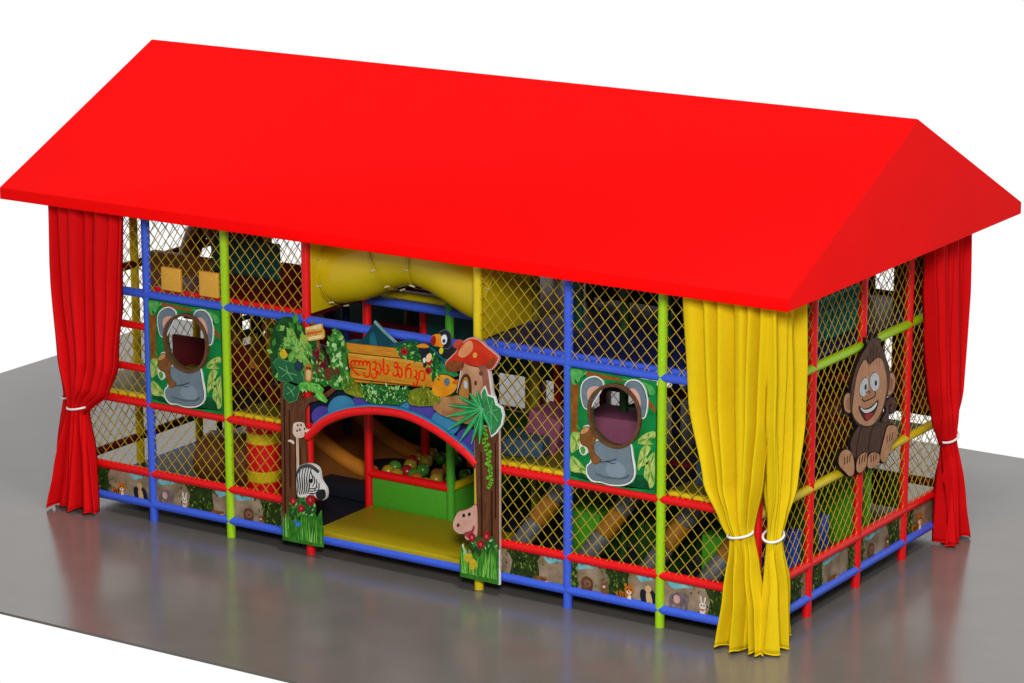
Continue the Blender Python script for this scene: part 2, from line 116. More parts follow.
 'rt_under':[[(5.933,0.614),(6.028,0.68),(6.142,0.684),(6.256,0.72),(6.275,0.574),(6.142,0.501),(5.989,0.507)]],
 'rt_grass':[[(5.803,0.166),(5.797,0.356),(5.817,0.534),(5.858,0.4),(5.905,0.475),(5.943,0.382),(6.008,0.51),(6.065,0.437),(6.123,0.547),(6.179,0.474),(6.226,0.599),(6.263,0.522),(6.294,0.627),(6.316,0.548),(6.319,0.163)]],
 'rt_yellow':[[(5.874,0.42),(5.913,0.47),(5.97,0.47),(5.989,0.424),(6.034,0.398),(6.046,0.334),(5.988,0.283),(5.942,0.315),(5.943,0.365),(5.893,0.366)]],
 'arch':[[(3.727,1.557),(3.838,1.656),(3.948,1.73),(4.075,1.794),(4.201,1.843),(4.344,1.886),(4.487,1.916),(4.629,1.941),(4.77,1.953),(4.91,1.959),(5.049,1.95),(5.171,1.93),(5.292,1.898),(5.412,1.86),(5.532,1.814),(5.651,1.759),(5.754,1.707),(5.855,1.646),(5.94,1.589),(6.025,1.52)]],
 'scallop':[[(3.992,1.764),(3.983,1.723),(3.961,1.684),(3.927,1.651),(3.884,1.627),(3.837,1.613),(3.79,1.612),(3.748,1.624),(3.715,1.647),(3.694,1.679),(3.687,1.717),(3.695,1.758),(3.718,1.797),(3.752,1.83),(3.795,1.855),(3.842,1.868),(3.889,1.869),(3.931,1.857),(3.964,1.834),(3.985,1.802)],[(4.327,1.904),(4.317,1.852),(4.288,1.801),(4.244,1.758),(4.188,1.726),(4.127,1.709),(4.066,1.708),(4.011,1.723),(3.968,1.753),(3.941,1.795),(3.932,1.845),(3.943,1.898),(3.972,1.948),(4.017,1.992),(4.072,2.023),(4.133,2.04),(4.194,2.041),(4.248,2.026),(4.291,1.996),(4.318,1.954)],[(4.714,2.016),(4.703,1.957),(4.671,1.901),(4.622,1.852),(4.56,1.817),(4.492,1.797),(4.424,1.796),(4.363,1.813),(4.315,1.847),(4.284,1.894),(4.274,1.95),(4.286,2.009),(4.319,2.066),(4.368,2.114),(4.43,2.15),(4.498,2.169),(4.566,2.169),(4.626,2.152),(4.674,2.118),(4.704,2.071)],[(5.085,2.059),(5.075,2.008),(5.048,1.958),(5.005,1.915),(4.951,1.884),(4.891,1.867),(4.832,1.866),(4.778,1.881),(4.736,1.911),(4.709,1.953),(4.7,2.002),(4.71,2.054),(4.738,2.104),(4.782,2.146),(4.836,2.177),(4.896,2.194),(4.955,2.195),(5.008,2.179),(5.05,2.15),(5.077,2.108)],[(5.438,2.056),(5.427,1.998),(5.396,1.942),(5.348,1.895),(5.288,1.859),(5.222,1.84),(5.155,1.839),(5.095,1.856),(5.048,1.889),(5.018,1.936),(5.008,1.991),(5.019,2.05),(5.051,2.106),(5.099,2.153),(5.159,2.188),(5.226,2.207),(5.292,2.208),(5.351,2.191),(5.398,2.157),(5.428,2.111)],[(5.793,1.972),(5.783,1.918),(5.755,1.866),(5.71,1.821),(5.655,1.788),(5.593,1.77),(5.532,1.769),(5.476,1.785),(5.432,1.816),(5.404,1.86),(5.395,1.911),(5.406,1.965),(5.434,2.017),(5.479,2.062),(5.535,2.095),(5.596,2.112),(5.657,2.113),(5.713,2.097),(5.756,2.066),(5.784,2.023)],[(6.053,1.798),(6.045,1.753),(6.022,1.71),(5.985,1.673),(5.94,1.646),(5.889,1.631),(5.839,1.63),(5.793,1.643),(5.757,1.669),(5.734,1.704),(5.727,1.747),(5.735,1.792),(5.759,1.835),(5.795,1.872),(5.841,1.899),(5.891,1.913),(5.942,1.914),(5.987,1.901),(6.023,1.876),(6.045,1.84)]],
}

S=bpy.context.scene; COL=S.collection
PI=math.pi
# ------------------------------------------------------------------ materials
def srgb(h):
    c=[int(h[i:i+2],16)/255 for i in (0,2,4)]
    return tuple((x/12.92 if x<=.04045 else ((x+.055)/1.055)**2.4) for x in c)
def mat(name,rgb,rough=.5,spec=.4,var=.12,scale=6.0,bump=0.0,bscale=60.0,rgb2=None,coord='Object'):
    m=bpy.data.materials.new(name); m.use_nodes=True
    nt=m.node_tree; b=nt.nodes['Principled BSDF']
    if isinstance(rgb,str): rgb=srgb(rgb)
    if isinstance(rgb2,str): rgb2=srgb(rgb2)
    b.inputs['Roughness'].default_value=rough
    b.inputs['Specular IOR Level'].default_value=spec
    tc=nt.nodes.new('ShaderNodeTexCoord')
    n=nt.nodes.new('ShaderNodeTexNoise'); n.inputs['Scale'].default_value=scale; n.inputs['Detail'].default_value=5
    nt.links.new(tc.outputs[coord],n.inputs['Vector'])
    r=nt.nodes.new('ShaderNodeValToRGB')
    a=rgb2 if rgb2 else tuple(c*(1-var) for c in rgb)
    z=rgb if rgb2 else tuple(min(1,c*(1+var)) for c in rgb)
    r.color_ramp.elements[0].position=.35; r.color_ramp.elements[1].position=.65
    r.color_ramp.elements[0].color=(*a,1); r.color_ramp.elements[1].color=(*z,1)
    nt.links.new(n.outputs['Fac'],r.inputs['Fac']); nt.links.new(r.outputs['Color'],b.inputs['Base Color'])
    if bump:
        n2=nt.nodes.new('ShaderNodeTexNoise'); n2.inputs['Scale'].default_value=bscale; n2.inputs['Detail'].default_value=3
        nt.links.new(tc.outputs[coord],n2.inputs['Vector'])
        bp=nt.nodes.new('ShaderNodeBump'); bp.inputs['Strength'].default_value=bump; bp.inputs['Distance'].default_value=.01
        nt.links.new(n2.outputs['Fac'],bp.inputs['Height']); nt.links.new(bp.outputs['Normal'],b.inputs['Normal'])
    return m
def wood(name,c1,c2,scale=3.0,axis='Z',stretch=10.0,rough=.45):
    m=bpy.data.materials.new(name); m.use_nodes=True
    nt=m.node_tree; b=nt.nodes['Principled BSDF']; b.inputs['Roughness'].default_value=rough
    b.inputs['Specular IOR Level'].default_value=.3
    tc=nt.nodes.new('ShaderNodeTexCoord'); mp=nt.nodes.new('ShaderNodeMapping')
    s=[stretch]*3; s['XYZ'.index(axis)]=1.0; mp.inputs['Scale'].default_value=s
    n=nt.nodes.new('ShaderNodeTexNoise'); n.inputs['Scale'].default_value=scale; n.inputs['Detail'].default_value=6; n.inputs['Distortion'].default_value=.6
    r=nt.nodes.new('ShaderNodeValToRGB'); r.color_ramp.elements[0].position=.3; r.color_ramp.elements[1].position=.7
    r.color_ramp.elements[0].color=(*srgb(c1),1); r.color_ramp.elements[1].color=(*srgb(c2),1)
    nt.links.new(tc.outputs['Object'],mp.inputs['Vector']); nt.links.new(mp.outputs['Vector'],n.inputs['Vector'])
    nt.links.new(n.outputs['Fac'],r.inputs['Fac']); nt.links.new(r.outputs['Color'],b.inputs['Base Color'])
    return m
M={}
M['roof']=mat('roof_vinyl',(.93,.0015,.0015),.6,.03,.03,1.2,0)
def vinyl(n,c): M[n]=mat(n+'_vinyl',c,.42,.35,.05,25,.25,90)
vinyl('red',(.80,.004,.006)); vinyl('blue',(.045,.115,.70)); vinyl('lime',(.36,.66,.004)); vinyl('yellow',(.74,.56,.006))
vinyl('green',(.07,.36,.02)); vinyl('navy',(.012,.02,.10)); vinyl('amber',(.72,.37,.04)); vinyl('shaded_red',(.11,.006,.008))  # navy and the dark red are darkened to carry the interior's shade
vinyl('teal',(.004,.075,.07)); vinyl('mauve',(.24,.065,.12)); vinyl('slate',(.035,.08,.13)); vinyl('grey',(.12,.125,.14)); vinyl('brown',(.15,.055,.018))  # teal, mauve, slate and brown darkened for the shade inside the house
vinyl('orange',(.33,.13,.012)); vinyl('darkgreen',(.012,.06,.01)); vinyl('shaded_yellow',(.14,.12,.008)); vinyl('dark',(.014,.016,.024)); vinyl('shaded_mat',(.42,.32,.004)); vinyl('deepred',(.45,.006,.008))  # the dull yellows hold the shade of inner decks and doorway mat
M['dark'].node_tree.nodes['Principled BSDF'].inputs['Specular IOR Level'].default_value=.08
M['navy'].node_tree.nodes['Principled BSDF'].inputs['Specular IOR Level'].default_value=.12
M['shaded_red'].node_tree.nodes['Principled BSDF'].inputs['Specular IOR Level'].default_value=.15
M['tube']=mat('tube_plastic',(.62,.46,.006),.25,.5,.04,3)
M['slide']=mat('slide_plastic',(.20,.065,.012),.35,.5,.10,3)
M['net']=mat('net_cord',(.52,.36,.03),.7,.05,.18,40)
M['cloth_red']=mat('red_cloth',(.70,.004,.006),.75,.08,.02,14,.06,160)
M['cloth_yellow']=mat('yellow_cloth',(.74,.53,.006),.75,.08,.02,14,.06,160)
M['rope']=mat('white_rope',(.82,.82,.80),.6,.3,.05,40)
M['rim']=mat('rim_plastic',(.50,.17,.015),.35,.5,.1,3)
M['bolt']=mat('bolt_metal',(.62,.55,.30),.3,.5,.1,40)
F_={}
def flat(h,h2=None,scale=9,rough=.38,spec=.35):
    k=(h,h2,scale)
    if k not in F_: F_[k]=mat('print_'+h,h,.5,.12,.10,scale,0,60,h2)
    return F_[k]
# ------------------------------------------------------------------ object helpers
def base_of(o):
    v=Vector((0,0,0))
    while o: v+=o.location; o=o.parent
    return v
def link_mesh(name,me,mats,parent=None,smooth=None):
    for m in (mats if isinstance(mats,(list,tuple)) else [mats]): me.materials.append(m)
    o=bpy.data.objects.new(name,me); COL.objects.link(o)
    if parent:
        o.parent=parent; me.transform(Matrix.Translation(-base_of(parent)))
    if smooth is not None: shade(me,smooth)
    return o
def shade(me,ang):
    bm=bmesh.new(); bm.from_mesh(me)
    for f in bm.faces: f.smooth=True
    for e in bm.edges:
        e.smooth = not(len(e.link_faces)==2 and e.calc_face_angle(0)>ang)
    bm.to_mesh(me); bm.free()
def tag(o,label=None,cat=None,group=None,kind=None):
    for k,v in (('label',label),('category',cat),('group',group),('kind',kind)):
        if v: o[k]=v
    return o
def thing(name,loc,label,cat,group=None):
    o=bpy.data.objects.new(name,None); COL.objects.link(o); o.location=loc; o.empty_display_size=.2
    return tag(o,label,cat,group)
def recenter(o):
    me=o.data; xs=[v.co for v in me.vertices]
    c=Vector(((min(v.x for v in xs)+max(v.x for v in xs))/2,(min(v.y for v in xs)+max(v.y for v in xs))/2,min(v.z for v in xs)))
    me.transform(Matrix.Translation(-c)); o.location=o.location+c
    return o
class MB:
    def __init__(s): s.v=[]; s.f=[]; s.m=[]
    def add(s,vs,fs,mi=0):
        o=len(s.v); s.v+= [tuple(p) for p in vs]; s.f+=[tuple(i+o for i in f) for f in fs]; s.m+=[mi]*len(fs); return s
    def box(s,x0,x1,y0,y1,z0,z1,mi=0,M_=None):
        vs=[Vector((x,y,z)) for z in (z0,z1) for y in (y0,y1) for x in (x0,x1)]
        if M_: vs=[M_@v for v in vs]
        return s.add(vs,[(0,2,3,1),(4,5,7,6),(0,1,5,4),(2,6,7,3),(0,4,6,2),(1,3,7,5)],mi)
    def sweep(s,path,r,n=12,cap=True,mi=0,closed=False,up=None,sy=1.0):
        P=[Vector(p) for p in path]; L=len(P); rs=r if isinstance(r,(list,tuple)) else [r]*L
        T=[]
        for i in range(L):
            if closed: t=P[(i+1)%L]-P[i-1]
            else: t=P[min(i+1,L-1)]-P[max(i-1,0)]
            T.append(t.normalized())
        u=Vector(up) if up else (Vector((0,0,1)) if abs(T[0].z)<.9 else Vector((0,1,0)))
        vs=[]
        for i in range(L):
            u=(u-T[i]*u.dot(T[i])); u.normalize(); w=T[i].cross(u)
            for k in range(n):
                a=2*PI*k/n
                vs.append(P[i]+u*(math.cos(a)*rs[i])+w*(math.sin(a)*rs[i]*sy))
        fs=[]
        for i in range(L if closed else L-1):
            j=(i+1)%L
            for k in range(n):
                q=(k+1)%n; fs.append((i*n+k,i*n+q,j*n+q,j*n+k))
        if cap and not closed: fs+= [tuple(range(n-1,-1,-1)),tuple((L-1)*n+k for k in range(n))]
        return s.add(vs,fs,mi)
    def mesh(s,name):
        me=bpy.data.meshes.new(name); me.from_pydata(s.v,[],s.f); me.update()
        for p,i in zip(me.polygons,s.m): p.material_index=i
        bm=bmesh.new(); bm.from_mesh(me); bmesh.ops.recalc_face_normals(bm,faces=bm.faces); bm.to_mesh(me); bm.free()
        return me
    def build(s,name,mats,parent=None,smooth=None): return link_mesh(name,s.mesh(name),mats,parent,smooth)
def rbox(mb,x0,x1,y0,y1,z0,z1,b=.03,mi=0,M_=None):
    # padded block with softened edges
    bm=bmesh.new(); bmesh.ops.create_cube(bm,size=1)
    for v in bm.verts: v.co=Vector(((x0+x1)/2+v.co.x*(x1-x0),(y0+y1)/2+v.co.y*(y1-y0),(z0+z1)/2+v.co.z*(z1-z0)))
    bmesh.ops.bevel(bm,geom=list(bm.edges),offset=min(b,.45*min(x1-x0,y1-y0,z1-z0)),segments=3,affect='EDGES',profile=.5)
    bm.verts.index_update()
    vs=[v.co.copy() for v in bm.verts]
    if M_: vs=[M_@v for v in vs]
    mb.add(vs,[[v.index for v in f.verts] for f in bm.faces],mi); bm.free(); return mb
# ------------------------------------------------------------------ flat cut-out shapes
def area(l): return sum(l[i-1][0]*l[i][1]-l[i][0]*l[i-1][1] for i in range(len(l)))/2
def smooth_loop(l,n=4):
    L=len(l); o=[]
    for i in range(L):
        p0,p1,p2,p3=l[i-1],l[i],l[(i+1)%L],l[(i+2)%L]
        for k in range(n):
            t=k/n
            o.append(tuple(.5*(2*b+(c-a)*t+(2*a-5*b+4*c-d)*t*t+(3*b-a-3*c+d)*t**3) for a,b,c,d in zip(p0,p1,p2,p3)))
    return o
def smooth_path(l,n=5):
    o=[]; L=len(l)
    for i in range(L-1):
        p0,p1,p2,p3=l[max(i-1,0)],l[i],l[i+1],l[min(i+2,L-1)]
        for k in range(n):
            t=k/n
            o.append(tuple(.5*(2*b+(c-a)*t+(2*a-5*b+4*c-d)*t*t+(3*b-a-3*c+d)*t**3) for a,b,c,d in zip(p0,p1,p2,p3)))
    o.append(tuple(l[-1])); return o
def offset(l,d):
    if area(l)<0: l=l[::-1]
    L=len(l); o=[]
    for i in range(L):
        a,b,c=Vector(l[i-1]),Vector(l[i]),Vector(l[(i+1)%L])
        e1=(b-a); e2=(c-b)
        if e1.length<1e-6 or e2.length<1e-6: o.append(tuple(b)); continue
        n1=Vector((e1.y,-e1.x)).normalized(); n2=Vector((e2.y,-e2.x)).normalized()
        n=(n1+n2)
        if n.length<.2: n=n1
        n.normalize(); k=min(1.6,1/max(.4,n.dot(n1)))
        o.append(tuple(b+n*d*k))
    return o
def el(cx,cz,rx,rz,rot=0,n=18):
    c,s=math.cos(rot),math.sin(rot)
    return [(cx+rx*math.cos(2*PI*i/n)*c-rz*math.sin(2*PI*i/n)*s, cz+rx*math.cos(2*PI*i/n)*s+rz*math.sin(2*PI*i/n)*c) for i in range(n)]
FRONT=lambda a,d,z: (a,-d,z)          # faces -y ; d = how far it stands out
SIDE =lambda a,d,z: (9.6+d,a,z)       # faces +x
def slab(mb,loops,d0,d1,pl,mi=0):
    """prism of a 2D outline (with holes) standing from depth d0 to d1 off the facade"""
    tri=tessellate_polygon([[Vector((a,b,0)) for a,b in l] for l in loops])
    flatl=[p for l in loops for p in l]; N=len(flatl)
    vs=[pl(a,d1,b) for a,b in flatl]+[pl(a,d0,b) for a,b in flatl]
    fs=[tuple(t) for t in tri]+[tuple(i+N for i in t[::-1]) for t in tri]
    o=0
    for l in loops:
        L=len(l)
        for i in range(L):
            j=(i+1)%L; fs.append((o+i,o+j,N+o+j,N+o+i))
        o+=L
    mb.add(vs,fs,mi)
class Cut:
    """one cut-out part: several flat shapes, each a step further out"""
    def __init__(s,pl=FRONT): s.mb=MB(); s.mats=[]; s.pl=pl
    def mi(s,m):
        if m not in s.mats: s.mats.append(m)
        return s.mats.index(m)
    def add(s,loops,m,d0,d1,sm=True,n=3):
        if loops and isinstance(loops[0][0],(int,float)): loops=[loops]
        if sm: loops=[smooth_loop(l,n) for l in loops]
        slab(s.mb,loops,d0,d1,s.pl,s.mi(m)); return s
    def each(s,key,m,d0,d1,sm=True):
        for l in D[key]: s.add([l],m,d0,d1,sm)
        return s
    def stroke(s,path,m,d,w):
        p=smooth_path(path,5)
        s.mb.sweep([s.pl(a,d,b) for a,b in p],w,8,mi=s.mi(m),up=s.pl(0,1,0) if s.pl is FRONT else (1,0,0))
        return s
    def done(s,name,parent): return s.mb.build(name,s.mats,parent)
# ------------------------------------------------------------------ setting
fl=MB(); fl.box(-5.22,14.82,-3.57,8.27,-.03,0)
floor=fl.build('floor',[mat('floor_screed',(.128,.116,.104),.20,.75,.05,1.6,.03,7)]); floor['kind']='structure'
# ------------------------------------------------------------------ playhouse frame
RAD=.053
ZB,Z1,Z2,Z3,ZT=.2085,.6065,1.4856,2.864,3.95
house=thing('playhouse',(0,0,0),'long soft play house of coloured padded pipes and yellow nets under a red gable roof','playhouse')
# roof
x0,x1,y0,y1,zb,zt,zr=-.624,10.2,-.543,5.327,3.929,4.072,5.507; yr=2.42
rb=MB(); rb.add([(x0,y0,zb),(x1,y0,zb),(x1,y1,zb),(x0,y1,zb),(x0,y0,zt),(x1,y0,zt),(x1,y1,zt),(x0,y1,zt),(x0,yr,zr),(x1,yr,zr)],
 [(0,3,2,1),(0,1,5,4),(2,3,7,6),(4,5,9,8),(6,7,8,9),(1,2,6,9,5),(3,0,4,8,7)])
me=rb.mesh('roof'); bm=bmesh.new(); bm.from_mesh(me)
bmesh.ops.bevel(bm,geom=list(bm.edges),offset=.012,segments=2,affect='EDGES',profile=.5); bm.to_mesh(me); bm.free()
link_mesh('roof',me,M['roof'],house,math.radians(20))
def post(x,y,c,z1=ZT,z0=0.0,r=RAD):
    mb=MB(); mb.sweep([(x,y,z0),(x,y,z1)],r,20); return mb.build('post',M[c],house,.9)
def rail(p,q,c,r=RAD):
    mb=MB(); mb.sweep([p,q],r,20); return mb.build('rail',M[c],house,.9)
for i,c in ((0,'red'),(1,'blue'),(2,'lime'),(3,'red'),(5,'yellow'),(6,'blue'),(7,'lime'),(8,'red')): post(i*1.2,0,c)
for j,c in ((1,'red'),(2,'red'),(3,'red'),(4,'red')): post(9.6,j*1.2,c)
for j,c in ((1,'yellow'),(2,'yellow'),(3,'yellow'),(4,'yellow')): post(0,j*1.2,c)
for i,c in ((1,'yellow'),(2,'navy'),(3,'yellow'),(4,'darkgreen'),(5,'shaded_yellow'),(6,'darkgreen'),(7,'navy')): post(i*1.2,4.8,c)
# inner posts
for x,y,c in ((3.6,1.2,'red'),(4.8,1.2,'green'),(2.4,2.4,'navy'),(1.2,2.4,'yellow'),(6.0,1.2,'shaded_yellow'),(6.0,2.4,'darkgreen'),(7.2,2.4,'navy'),(8.4,2.4,'green'),(4.8,3.6,'red'),(7.2,1.2,'darkgreen'),(1.2,3.6,'brown')): post(x,y,c)
for i in (0,1,2,5,6,7):
    a,b=i*1.2,(i+1)*1.2
    for z,c in ((ZB,'blue'),(Z1,'red'),(Z2,'red'),(Z3,'blue')): rail((a,0,z),(b,0,z),c)
for z in (ZB,Z3): rail((3.6,0,z),(6,0,z),'blue')
rail((0,0,2.45),(1.2,0,2.45),'red',.047); rail((0,0,1.92),(1.2,0,1.92),'red',.047)
for j in range(4):
    a,b=j*1.2,(j+1)*1.2
    for z,c in ((ZB,'blue'),(Z1,'red'),(Z2,'yellow'),(Z3,'lime')): rail((9.6,a,z),(9.6,b,z),c)
    for z,c in ((ZB,'blue'),(Z1,'shaded_red'),(Z2,'shaded_red'),(Z3,'shaded_red')): rail((0,a,z),(0,b,z),c)
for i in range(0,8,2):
    for z,c in ((ZB,'blue'),(Z1,'shaded_red'),(Z2,'shaded_red'),(Z3,'navy')): rail((i*1.2,4.8,z),(i*1.2+2.4,4.8,z),c)
# inner rails seen through the doorway and the nets
rail((3.6,1.2,Z3),(6,1.2,Z3),'blue'); rail((3.6,1.2,Z3+.115),(6,1.2,Z3+.115),'yellow',.045)
rail((3.6,1.2,.70),(4.8,1.2,.70),'red'); rail((4.8,1.2,.70),(4.8,3.6,.70),'yellow')
rail((6,2.4,1.95),(9.6,2.4,1.95),'shaded_red'); rail((6,2.4,2.45),(9.6,2.4,2.45),'shaded_red'); rail((1.2,2.4,1.1),(3.6,2.4,1.1),'shaded_red')
rail((6,1.2,Z2),(8.4,1.2,Z2),'shaded_red')
# decks
def deck(n,x0,x1,y0,y1,z0,z1,c,b=.02):
    mb=MB(); rbox(mb,x0,x1,y0,y1,z0,z1,b); return mb.build(n,M[c],house,.5)
deck('deck',.02,3.56,.02,4.75,.19,.262,'dark'); deck('deck',3.56,6.03,1.26,4.75,.19,.258,'dark'); deck('deck',6.03,9.56,.02,4.75,.19,.262,'dark')
deck('entrance_mat',3.66,5.94,-.02,1.15,.235,.315,'shaded_mat',.02)  # mat is yellow with the doorway's shade put into its colour
for a,b,c in ((0.06,1.14,'yellow'),(2.46,3.54,'yellow'),(6.06,7.14,'yellow'),(8.46,9.54,'yellow')): deck('deck',a,b,.12,1.15,1.46,1.57,'shaded_yellow'); deck('deck_edge',a,b,.03,.118,1.46,1.573,c)  # yellow decks: shade is in the colour of the tops, edges stay bright
deck('deck',1.26,2.34,.06,1.15,1.40,1.50,'dark'); deck('deck',7.26,8.34,.06,1.15,1.40,1.50,'dark')
deck('deck',1.25,3.54,.122,1.18,2.84,2.95,'shaded_red'); deck('deck_edge',1.25,3.54,.035,.12,2.84,2.957,'red'); deck('deck',6.06,9.54,.122,2.3,2.84,2.95,'navy'); deck('deck_edge',6.06,9.54,.035,.12,2.84,2.957,'blue');  # red and blue decks, tops darkened to hold the shade under the roof
deck('deck',3.66,5.94,1.26,3.5,2.78,2.86,'darkgreen')
deck('deck',6.1,9.5,2.45,4.7,2.80,2.88,'navy'); deck('deck',6.1,9.5,1.2,4.3,1.40,1.48,'dark')
# inner panels
def panel(n,x0,x1,y0,y1,z0,z1,c,b=.02):
    mb=MB(); rbox(mb,x0,x1,y0,y1,z0,z1,b); return mb.build(n,M[c],house,.5)
panel('wall_panel',3.66,4.75,1.17,1.23,.26,.65,'green'); panel('wall_panel',4.77,4.83,1.25,3.5,.26,.65,'green')
panel('wall_panel',3.66,4.7,2.36,2.42,1.9,2.75,'teal'); panel('wall_panel',4.4,4.55,3.60,3.74,.98,1.45,'shaded_red'); panel('wall_panel',4.75,4.9,3.60,3.74,.98,1.45,'shaded_red'); panel('wall_panel',5.4,5.5,3.60,3.74,.98,1.45,'shaded_red')
panel('wall_panel',2.3,3.54,1.2,1.26,2.8,3.16,'shaded_red'); panel('wall_panel',1.26,2.28,1.2,1.26,2.8,3.38,'teal'); panel('wall_panel',.08,1.12,1.35,1.5,2.35,3.02,'brown',.06); panel('wall_panel',.1,.9,2.6,2.7,2.4,3.1,'shaded_red',.03); panel('wall_panel',1.3,3.54,3.3,3.36,3.3,3.9,'shaded_red')
panel('wall_panel',3.66,5.94,1.30,1.36,3.02,3.9,'shaded_red'); post(3.6,2.4,'red',2.8); post(2.6,3.5,'shaded_yellow',2.8)
panel('wall_panel',6.06,7.14,2.37,2.43,2.97,3.9,'dark'); panel('wall_panel',6.55,6.75,1.0,1.06,2.97,3.9,'teal'); panel('wall_panel',7.75,7.9,1.0,1.06,2.97,3.9,'teal')
panel('wall_panel',7.26,9.0,2.37,2.43,2.97,3.55,'dark')
panel('wall_panel',1.26,3.5,3.0,3.06,.3,1.05,'darkgreen')
panel('wall_panel',1.0,3.6,3.64,3.70,.3,2.75,'teal'); panel('wall_panel',3.62,5.94,3.64,3.70,1.45,2.75,'teal'); panel('wall_panel',3.62,5.94,3.64,3.70,.3,.98,'darkgreen'); panel('wall_panel',2.5,3.5,4.2,4.26,.3,1.45,'dark'); panel('wall_panel',4.86,5.94,2.3,2.36,.3,1.1,'darkgreen')
panel('wall_panel',6.1,8.85,4.5,4.56,1.35,2.78,'shaded_red'); panel('wall_panel',6.1,8.7,4.5,4.56,2.9,3.9,'dark'); panel('wall_panel',6.2,9.2,4.5,4.56,.3,.75,'darkgreen'); panel('wall_panel',9.0,9.5,4.4,4.46,1.6,3.9,'shaded_red')
panel('wall_panel',6.1,9.5,1.6,1.66,.3,1.25,'darkgreen'); panel('wall_panel',8.46,9.5,2.9,2.96,.3,1.4,'green')
panel('wall_panel',6.3,8.3,3.1,3.16,1.95,2.7,'shaded_red'); panel('wall_panel',.1,1.1,3.7,3.76,.3,.62,'shaded_red')
panel('wall_panel',2.5,3.5,4.4,4.46,1.5,2.75,'brown'); panel('wall_panel',.1,1.2,3.5,3.56,2.9,3.35,'shaded_red'); panel('wall_panel',.9,1.2,2.4,2.46,2.97,3.6,'teal'); panel('wall_panel',.55,1.75,1.22,1.28,1.5,2.02,'shaded_red'); panel('wall_panel',1.22,1.5,1.3,1.5,1.5,2.75,'brown',.06); panel('wall_panel',.9,1.5,1.0,1.2,1.5,1.70,'shaded_yellow',.04); panel('wall_panel',.1,.95,2.0,2.06,2.0,2.3,'shaded_red'); panel('wall_panel',1.3,2.3,2.9,2.96,1.55,1.95,'shaded_red'); panel('wall_panel',.1,.16,3.4,4.7,1.5,2.1,'dark'); panel('wall_panel',2.46,3.54,2.9,2.96,1.5,2.1,'shaded_red'); panel('wall_panel',1.3,2.3,1.2,1.26,1.52,1.75,'shaded_red')
# nets
def net(o,ax,w,z0,z1,c=None,p=.0765,q=.0868,r=.0048):
    """knotted diamond netting filling one bay"""
    mb=MB(); o=Vector(o); ax=Vector(ax); nrm=ax.cross(Vector((0,0,1)))
    H=z1-z0; sl=q/p
    for fam in (1,-1):
        k0=-int(H/(2*q))-2 if fam==1 else -1
        k=-int(H/(2*q)+w/(2*p))-3
        while k<int(H/(2*q)+w/(2*p))+4:
            # line: t = 2*p*k + fam*z/sl
            pts=[]
            ta=2*p*k; tb=ta+fam*H/sl
            lo,hi=0.0,1.0
            for (d,e) in ((tb-ta,ta),):
                if abs(d)>1e-9:
                    u0=(0-e)/d; u1=(w-e)/d
                    if u0>u1: u0,u1=u1,u0
                    lo=max(lo,u0); hi=min(hi,u1)
            if hi-lo>.02:
                j=lambda: random.uniform(-.003,.003)
                A=o+ax*(ta+(tb-ta)*lo+j())+Vector((0,0,H*lo+j()))+nrm*(.004*fam)
                B=o+ax*(ta+(tb-ta)*hi+j())+Vector((0,0,H*hi+j()))+nrm*(.004*fam)
                mb.sweep([A,B],r,5,cap=False)
            k+=1
    return mb.build('net',M['net'],house,2.0)
rows=((Z1,Z2),(Z2,Z3),(Z3,ZT))
for i in (0,1,2,5,6,7):
    for k,(a,b) in enumerate(rows):
        if k==1 and i in (1,6): continue
        net((i*1.2+.02,-.02,a),(1,0,0),1.16,a,b)
for j in range(4):
    for a,b in rows: net((9.62,j*1.2+.02,a),(0,1,0),1.16,a,b); net((0,j*1.2+.02,a),(0,1,0),1.16,a,b)
for i in range(0,8,2):
    for a,b in rows: net((i*1.2+.02,4.8,a),(1,0,0),2.36,a,b)
# inner climbing net in teal
def teal_net(x,y0,y1,z0,z1):
    mb=MB(); n=int((y1-y0)/.13)
    for k in range(n+1): mb.sweep([(x,y0+k*.13,z0),(x,y0+k*.13+.2,z1)],.03,6)
    m=int((z1-z0)/.16)
    for k in range(m+1): mb.sweep([(x+.02,y0,z0+k*.16),(x+.02,y1,z0+k*.16)],.03,6)
    t=thing('climbing_net',(x,(y0+y1)/2,z0),'teal rope climbing net hanging on the upper floor inside the right end','climbing net')
    mb.build('netting',mat('teal_rope',(.008,.20,.18),.7,.1,.1,30),t,1.0)
teal_net(9.25,1.55,3.1,2.95,3.88)
